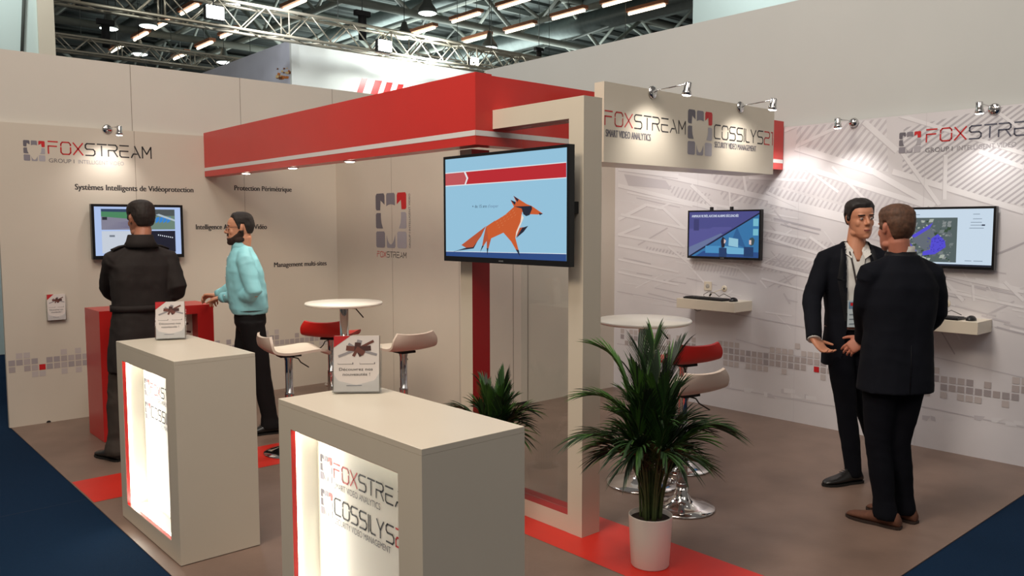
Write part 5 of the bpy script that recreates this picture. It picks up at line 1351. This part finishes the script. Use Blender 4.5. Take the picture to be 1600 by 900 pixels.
def man_front():
    phi = math.atan2(-.62, -.78); d0 = 5.22
    loc = V((5.12, 2.42, 0)); SK = mat('skin_olive', (200, 138, 108), .5, noise=.05, nscale=14)
    fw = V((math.cos(phi), math.sin(phi), 0)); lat = V((math.sin(phi), -math.cos(phi), 0))
    A = J(1335, 420, d0)
    def c(z): return V((A.x + .03 * (1.45 - z) * .3, A.y + .00, z))
    torso = [(c(.93), .155, .11), (c(1.08), .150, .11), (c(1.25), .175, .115), (c(1.38), .18, .11), (c(1.46), .12, .085)]
    sR = c(1.415) + lat * .180; sL = c(1.415) - lat * .180
    eR = J(1268, 468, d0 - .02); wR = J(1272, 530, d0 - .20); eL = J(1405, 470, d0 + .10); wL = J(1395, 530, d0 - .05)
    hips = [c(.90) + lat * .085, c(.90) - lat * .085]
    kn = [J(1322, 640, d0 - .04), J(1352, 640, d0 + .05)]; ank = [V((5.20, 2.42, .09)), V((5.06, 2.16, .09))]
    a0 = J(1334, 715, d0 - .06); ank[0] = V((a0.x, a0.y, .09)); a1 = J(1378, 712, d0 + .05); ank[1] = V((a1.x, a1.y, .09))
    hands = [(wR, J(1289, 549, d0 - .24) - wR, J(1300, 520, d0 - .3) - wR, dict(curl=.55, side=-1)), (wL, V((0, 0, -1)), fw * -1 + lat, dict(curl=.5, side=1))]
    hd = J(1343, 371, d0 - .03); hphi = math.atan2(-.80, -.60)
    root, off, Mh, lat, fw = person('dark-haired man in an open navy suit and white shirt, badge on a lanyard', loc, phi, SK, V((hd.x, hd.y, 1.555)), hphi, -.06, torso, [(sR, eR, wR), (sL, eL, wL)], hands, list(zip(hips, kn, ank)), neck=c(1.475), headroll=.05)
    HC = mat('near_black_hair', (28, 22, 22), .6, noise=.35, nscale=60); hair(Mh, HC, .010, root, off, top=1.1, back=.07, hl=-.004, seed=4)
    eyes(Mh, root, off, (58, 40, 30), .001)
    for nm, m, fn in (('eyebrow', HC, lambda co: min(.0046 - abs(co.z - .1495), .019 - abs(abs(co.x) - .031), co.y - .05)),
                      ('lip', mat('lip_brown', (150, 84, 74), .45), lambda co: min(.0062 - abs(co.z - .0555), .021 - abs(co.x), co.y - .05)),
                      ('eyelid', mat('eyelid', (128, 82, 64), .5), lambda co: min(.0032 - abs(co.z - .1375), .014 - abs(abs(co.x) - .031), co.y - .05))):
        face_patch(Mh, m, nm, root, off, fn, .0014 if nm != 'eyelid' else .0035, .003, .0022)
    trousers(root, off, hips, kn, ank, phi, TRN, 1.0, wr=(.150, .105), hem=(.052, .062), thick=.97)
    sa = math.atan2(.40, -.92)
    BL = mat('black_leather', (22, 20, 20), .35); BS = mat('black_sole', (14, 14, 14), .6)
    shoe(root, off, V((ank[0].x, ank[0].y, 0)) - V((math.cos(sa), math.sin(sa), 0)) * .06, sa, BL, BS)
    shoe(root, off, V((ank[1].x, ank[1].y, 0)) - fw * .06, phi, BL, BS)
    mb = MB(); loft(mb, [(c(z), lat, fw, rx, ry) for z, rx, ry in ((.97, .155, .112), (1.08, .153, .114), (1.25, .172, .118), (1.36, .17, .110), (1.44, .115, .088), (1.50, .072, .070))], SHW, 32, 2.3)
    def sc_(co):
        q = co - c(co.z); return q.dot(fw) > 0 and co.z > 1.405 and abs(q.dot(lat)) < .006 + (co.z - 1.405) * .42
    sh = fuse(mb, .006, 3, 'shirt', root, off, disp=wrinkle(.005, 14), cut=sc_)
    def vc(co):
        q = co - c(co.z); x = q.dot(lat); y = q.dot(fw)
        if y < .02: return False
        w = .012 + (.072 * sstep((co.z - 1.0) / .5) if co.z > .98 else .030 + (.98 - co.z) * .32)
        if co.z > .98: w = .064 + .010 * sstep((co.z - .98) / .45)
        else: w = .064 + (.98 - co.z) * .15
        return abs(x) < w
    rings = [(.735, .192, .135), (.84, .186, .136), (.97, .178, .132), (1.08, .174, .130), (1.22, .190, .133), (1.34, .194, .130), (1.43, .170, .114), (1.475, .122, .094), (1.535, .079, .078)]
    jk = jacket(root, off, c, lat, fw, [(sR, eR, wR, c(1.415) + lat * .09), (sL, eL, wL, c(1.415) - lat * .09)], rings, vc)
    D = Drape([sh, jk], c(1.2), phi); mb = MB(); LP = mat('lapel_navy', (12, 13, 20), .6, spec=.25)
    for s in (-1, 1):
        draped_poly(D, [(s * .070, 1.50), (s * .100, 1.485), (s * .128, 1.30), (s * .074, 1.28)], LP, mb, .006); draped_poly(D, [(s * .074, 1.29), (s * .126, 1.285), (s * .078, 1.03), (s * .066, 1.03)], LP, mb, .006)
    o = mb.build('lapel', jk)
    mb = MB()
    for s in (-1, 1):
        a, b, e = c(1.545) + lat * (s * .064) - fw * .01, c(1.475) + lat * (s * .026) + fw * .068, D(s * .040, 1.425, .010)
        f_ = D(s * .075, 1.455, .010); g_ = c(1.530) + lat * s * .074 
        mb.add([a, b, e, f_, g_], [(0, 1, 4), (1, 2, 3), (1, 3, 4)], SHW, False)
    o = mb.build('collar', root); o.location = off; md = o.modifiers.new('s', 'SOLIDIFY'); md.thickness = .004
    mb = MB(); BK = mat('lanyard_dark', (44, 34, 34), .6)
    for s in (-1, 1): draped_poly(D, [(s * .056, 1.47), (s * .046, 1.47), (-.006, 1.19), (.006, 1.19)], BK, mb, .009, 10)
    la = mb.build('lanyard', root); la.location = off
    p0 = D(-.0, 1.08, .026); Fb = Plane(p0, -lat, (0, 0, 1)); bp = MB(); W2, H2 = .066, .085
    bp.add([Fb(x, z, h) for h in (0, .003) for x, z in ((-W2, -H2), (W2, -H2), (W2, H2), (-W2, H2))], [(0,3,2,1),(4,5,6,7),(0,1,5,4),(1,2,6,5),(2,3,7,6),(3,0,4,7)], mat('badge_card', (196, 210, 218), .25))
    bp.flat(Fb, [(-.06, .03), (.06, .03), (.06, .075), (-.06, .075)], mat('badge_blue', (108, 140, 168), .3), .0035); bp.flat(Fb, [(-.05, .05), (-.01, .05), (.0, .07), (-.05, .07)], INKR, .004)
    for i in range(3): bp.flat(Fb, [(-.055, -.07 + i * .03), (.05, -.062 + i * .03), (.05, -.056 + i * .03), (-.055, -.062 + i * .03)], mat('badge_grey', (120, 134, 146), .4), .004)
    bp.build('name_badge', la)
    q = D(-.118, 1.385, .006); t = MB(); t.ball(tuple(q), .006, mat('pin_silver', (220, 220, 215), .2, 1), 10); t.build('lapel_pin', jk)
    pts = [c(.985) + lat * (.160 * math.cos(a)) + fw * (.117 * math.sin(a)) for a in [2 * math.pi * i / 36 for i in range(37)]]
    be = MB().tube(pts, .019, mat('brown_belt', (112, 62, 44), .45), 8, flat=.35).build('belt', root); be.location = off
    dd = (eR - wR).normalized(); MB().tube([wR - dd * .006, wR + dd * .03], [.040, .042], SHW, 16).build('cuff', root).location = off
man_front()

def man_back():
    phi = math.atan2(.80, .60); d0 = 4.45
    loc = V((4.47, 1.95, 0)); SK = mat('skin_ruddy', (182, 116, 94), .5, noise=.05, nscale=14)
    fw = V((math.cos(phi), math.sin(phi), 0)); lat = V((math.sin(phi), -math.cos(phi), 0))
    A = J(1408, 430, d0)
    def c(z):
        k = (1.43 - z); B = J(1398, 600, d0); t = k / (1.43 - .78); t = max(0, min(1.2, t)); return V((A.x + (B.x - A.x) * t, A.y + (B.y - A.y) * t, z))
    torso = [(c(.93), .155, .11), (c(1.08), .150, .11), (c(1.25), .175, .115), (c(1.36), .18, .11), (c(1.42), .12, .085)]
    sR = c(1.365) + lat * .178; sL = c(1.365) - lat * .178
    eL = J(1352, 478, d0 + .03); wL = J(1350, 530, d0 + .22); eR = J(1462, 492, d0 + .06); wR = J(1405, 540, d0 + .36)
    hips = [c(.86) - lat * .085, c(.86) + lat * .085]
    aL = J(1383, 790, d0 - .02); aR = J(1412, 785, d0 + .06); ank = [V((aL.x, aL.y, .09)), V((aR.x, aR.y, .09))]
    kn = [J(1372, 690, d0 + .0), J(1402, 690, d0 + .02)]
    hands = [(wL, J(1333, 541, d0 + .24) - wL, J(1345, 560, d0 + .5) - wL, dict(curl=.5, side=-1)), (wR, J(1345, 545, d0 + .32) - wR, V((0, 0, 1)), dict(curl=.7, side=1))]
    hd = J(1399, 391, d0 + .0); hphi = math.atan2(.86, .50)
    root, off, Mh, lat, fw = person('man in a navy suit and brown suede shoes, seen from behind, hands clasped before him', loc, phi, SK, V((hd.x, hd.y, 1.497)), hphi, -.04, torso, [(sL, eL, wL), (sR, eR, wR)], hands, list(zip(hips, kn, ank)), neck=c(1.415))
    HC = mat('light_brown_hair', (84, 56, 40), .7, noise=.4, nscale=50); hair(Mh, HC, .012, root, off, top=.9, back=.040, seed=9)
    eyes(Mh, root, off)
    trousers(root, off, hips, kn, ank, phi, TRN, .95, wr=(.152, .110), hem=(.062, .074), thick=1.0)
    SU = mat('brown_suede', (92, 56, 40), .85, noise=.15, nscale=60); BS = mat('brown_sole', (40, 26, 20), .7)
    shoe(root, off, V((ank[0].x, ank[0].y, 0)) - V((-.05, .99, 0)) * .08, math.atan2(.99, -.05), SU, BS)
    shoe(root, off, V((ank[1].x, ank[1].y, 0)) - V((.05, .99, 0)) * .07, math.atan2(.99, .12), SU, BS)
    rings = [(.735, .200, .150), (.84, .196, .146), (.97, .186, .138), (1.07, .182, .136), (1.20, .196, .138), (1.30, .198, .134), (1.38, .172, .116), (1.43, .122, .094), (1.475, .080, .078)]
    jk = jacket(root, off, c, lat, fw, [(sL, eL, wL, c(1.365) - lat * .09), (sR, eR, wR, c(1.365) + lat * .09)], rings, None, .006, (.070, .064, .052))
    mb = MB(); cc = lambda z: c(z) + fw * .008
    loft(mb, [(cc(1.455), lat, fw, .078, .076), (cc(1.495), lat, fw, .071, .071), (cc(1.522), lat, fw, .067, .067), (cc(1.522), lat, fw, .062, .062)], SHW, 28, 2.0); mb.build('shirt_collar', root).location = off
    mb = MB(); loft(mb, [(cc(1.425), lat, fw, .105, .092), (cc(1.465), lat, fw, .085, .082), (cc(1.492), lat, fw, .077, .076), (cc(1.485), lat, fw, .072, .072)], mat('lapel_navy', (12, 13, 20), .6, spec=.25), 28, 2.0); mb.build('collar', jk)
    mb = MB(); mb.tube([c(.745) - fw * .149, c(.90) - fw * .146, c(1.0) - fw * .138], .0018, mat('lapel_navy', (12, 13, 20), .6, spec=.25), 5); mb.build('back_vent', jk)
man_back()
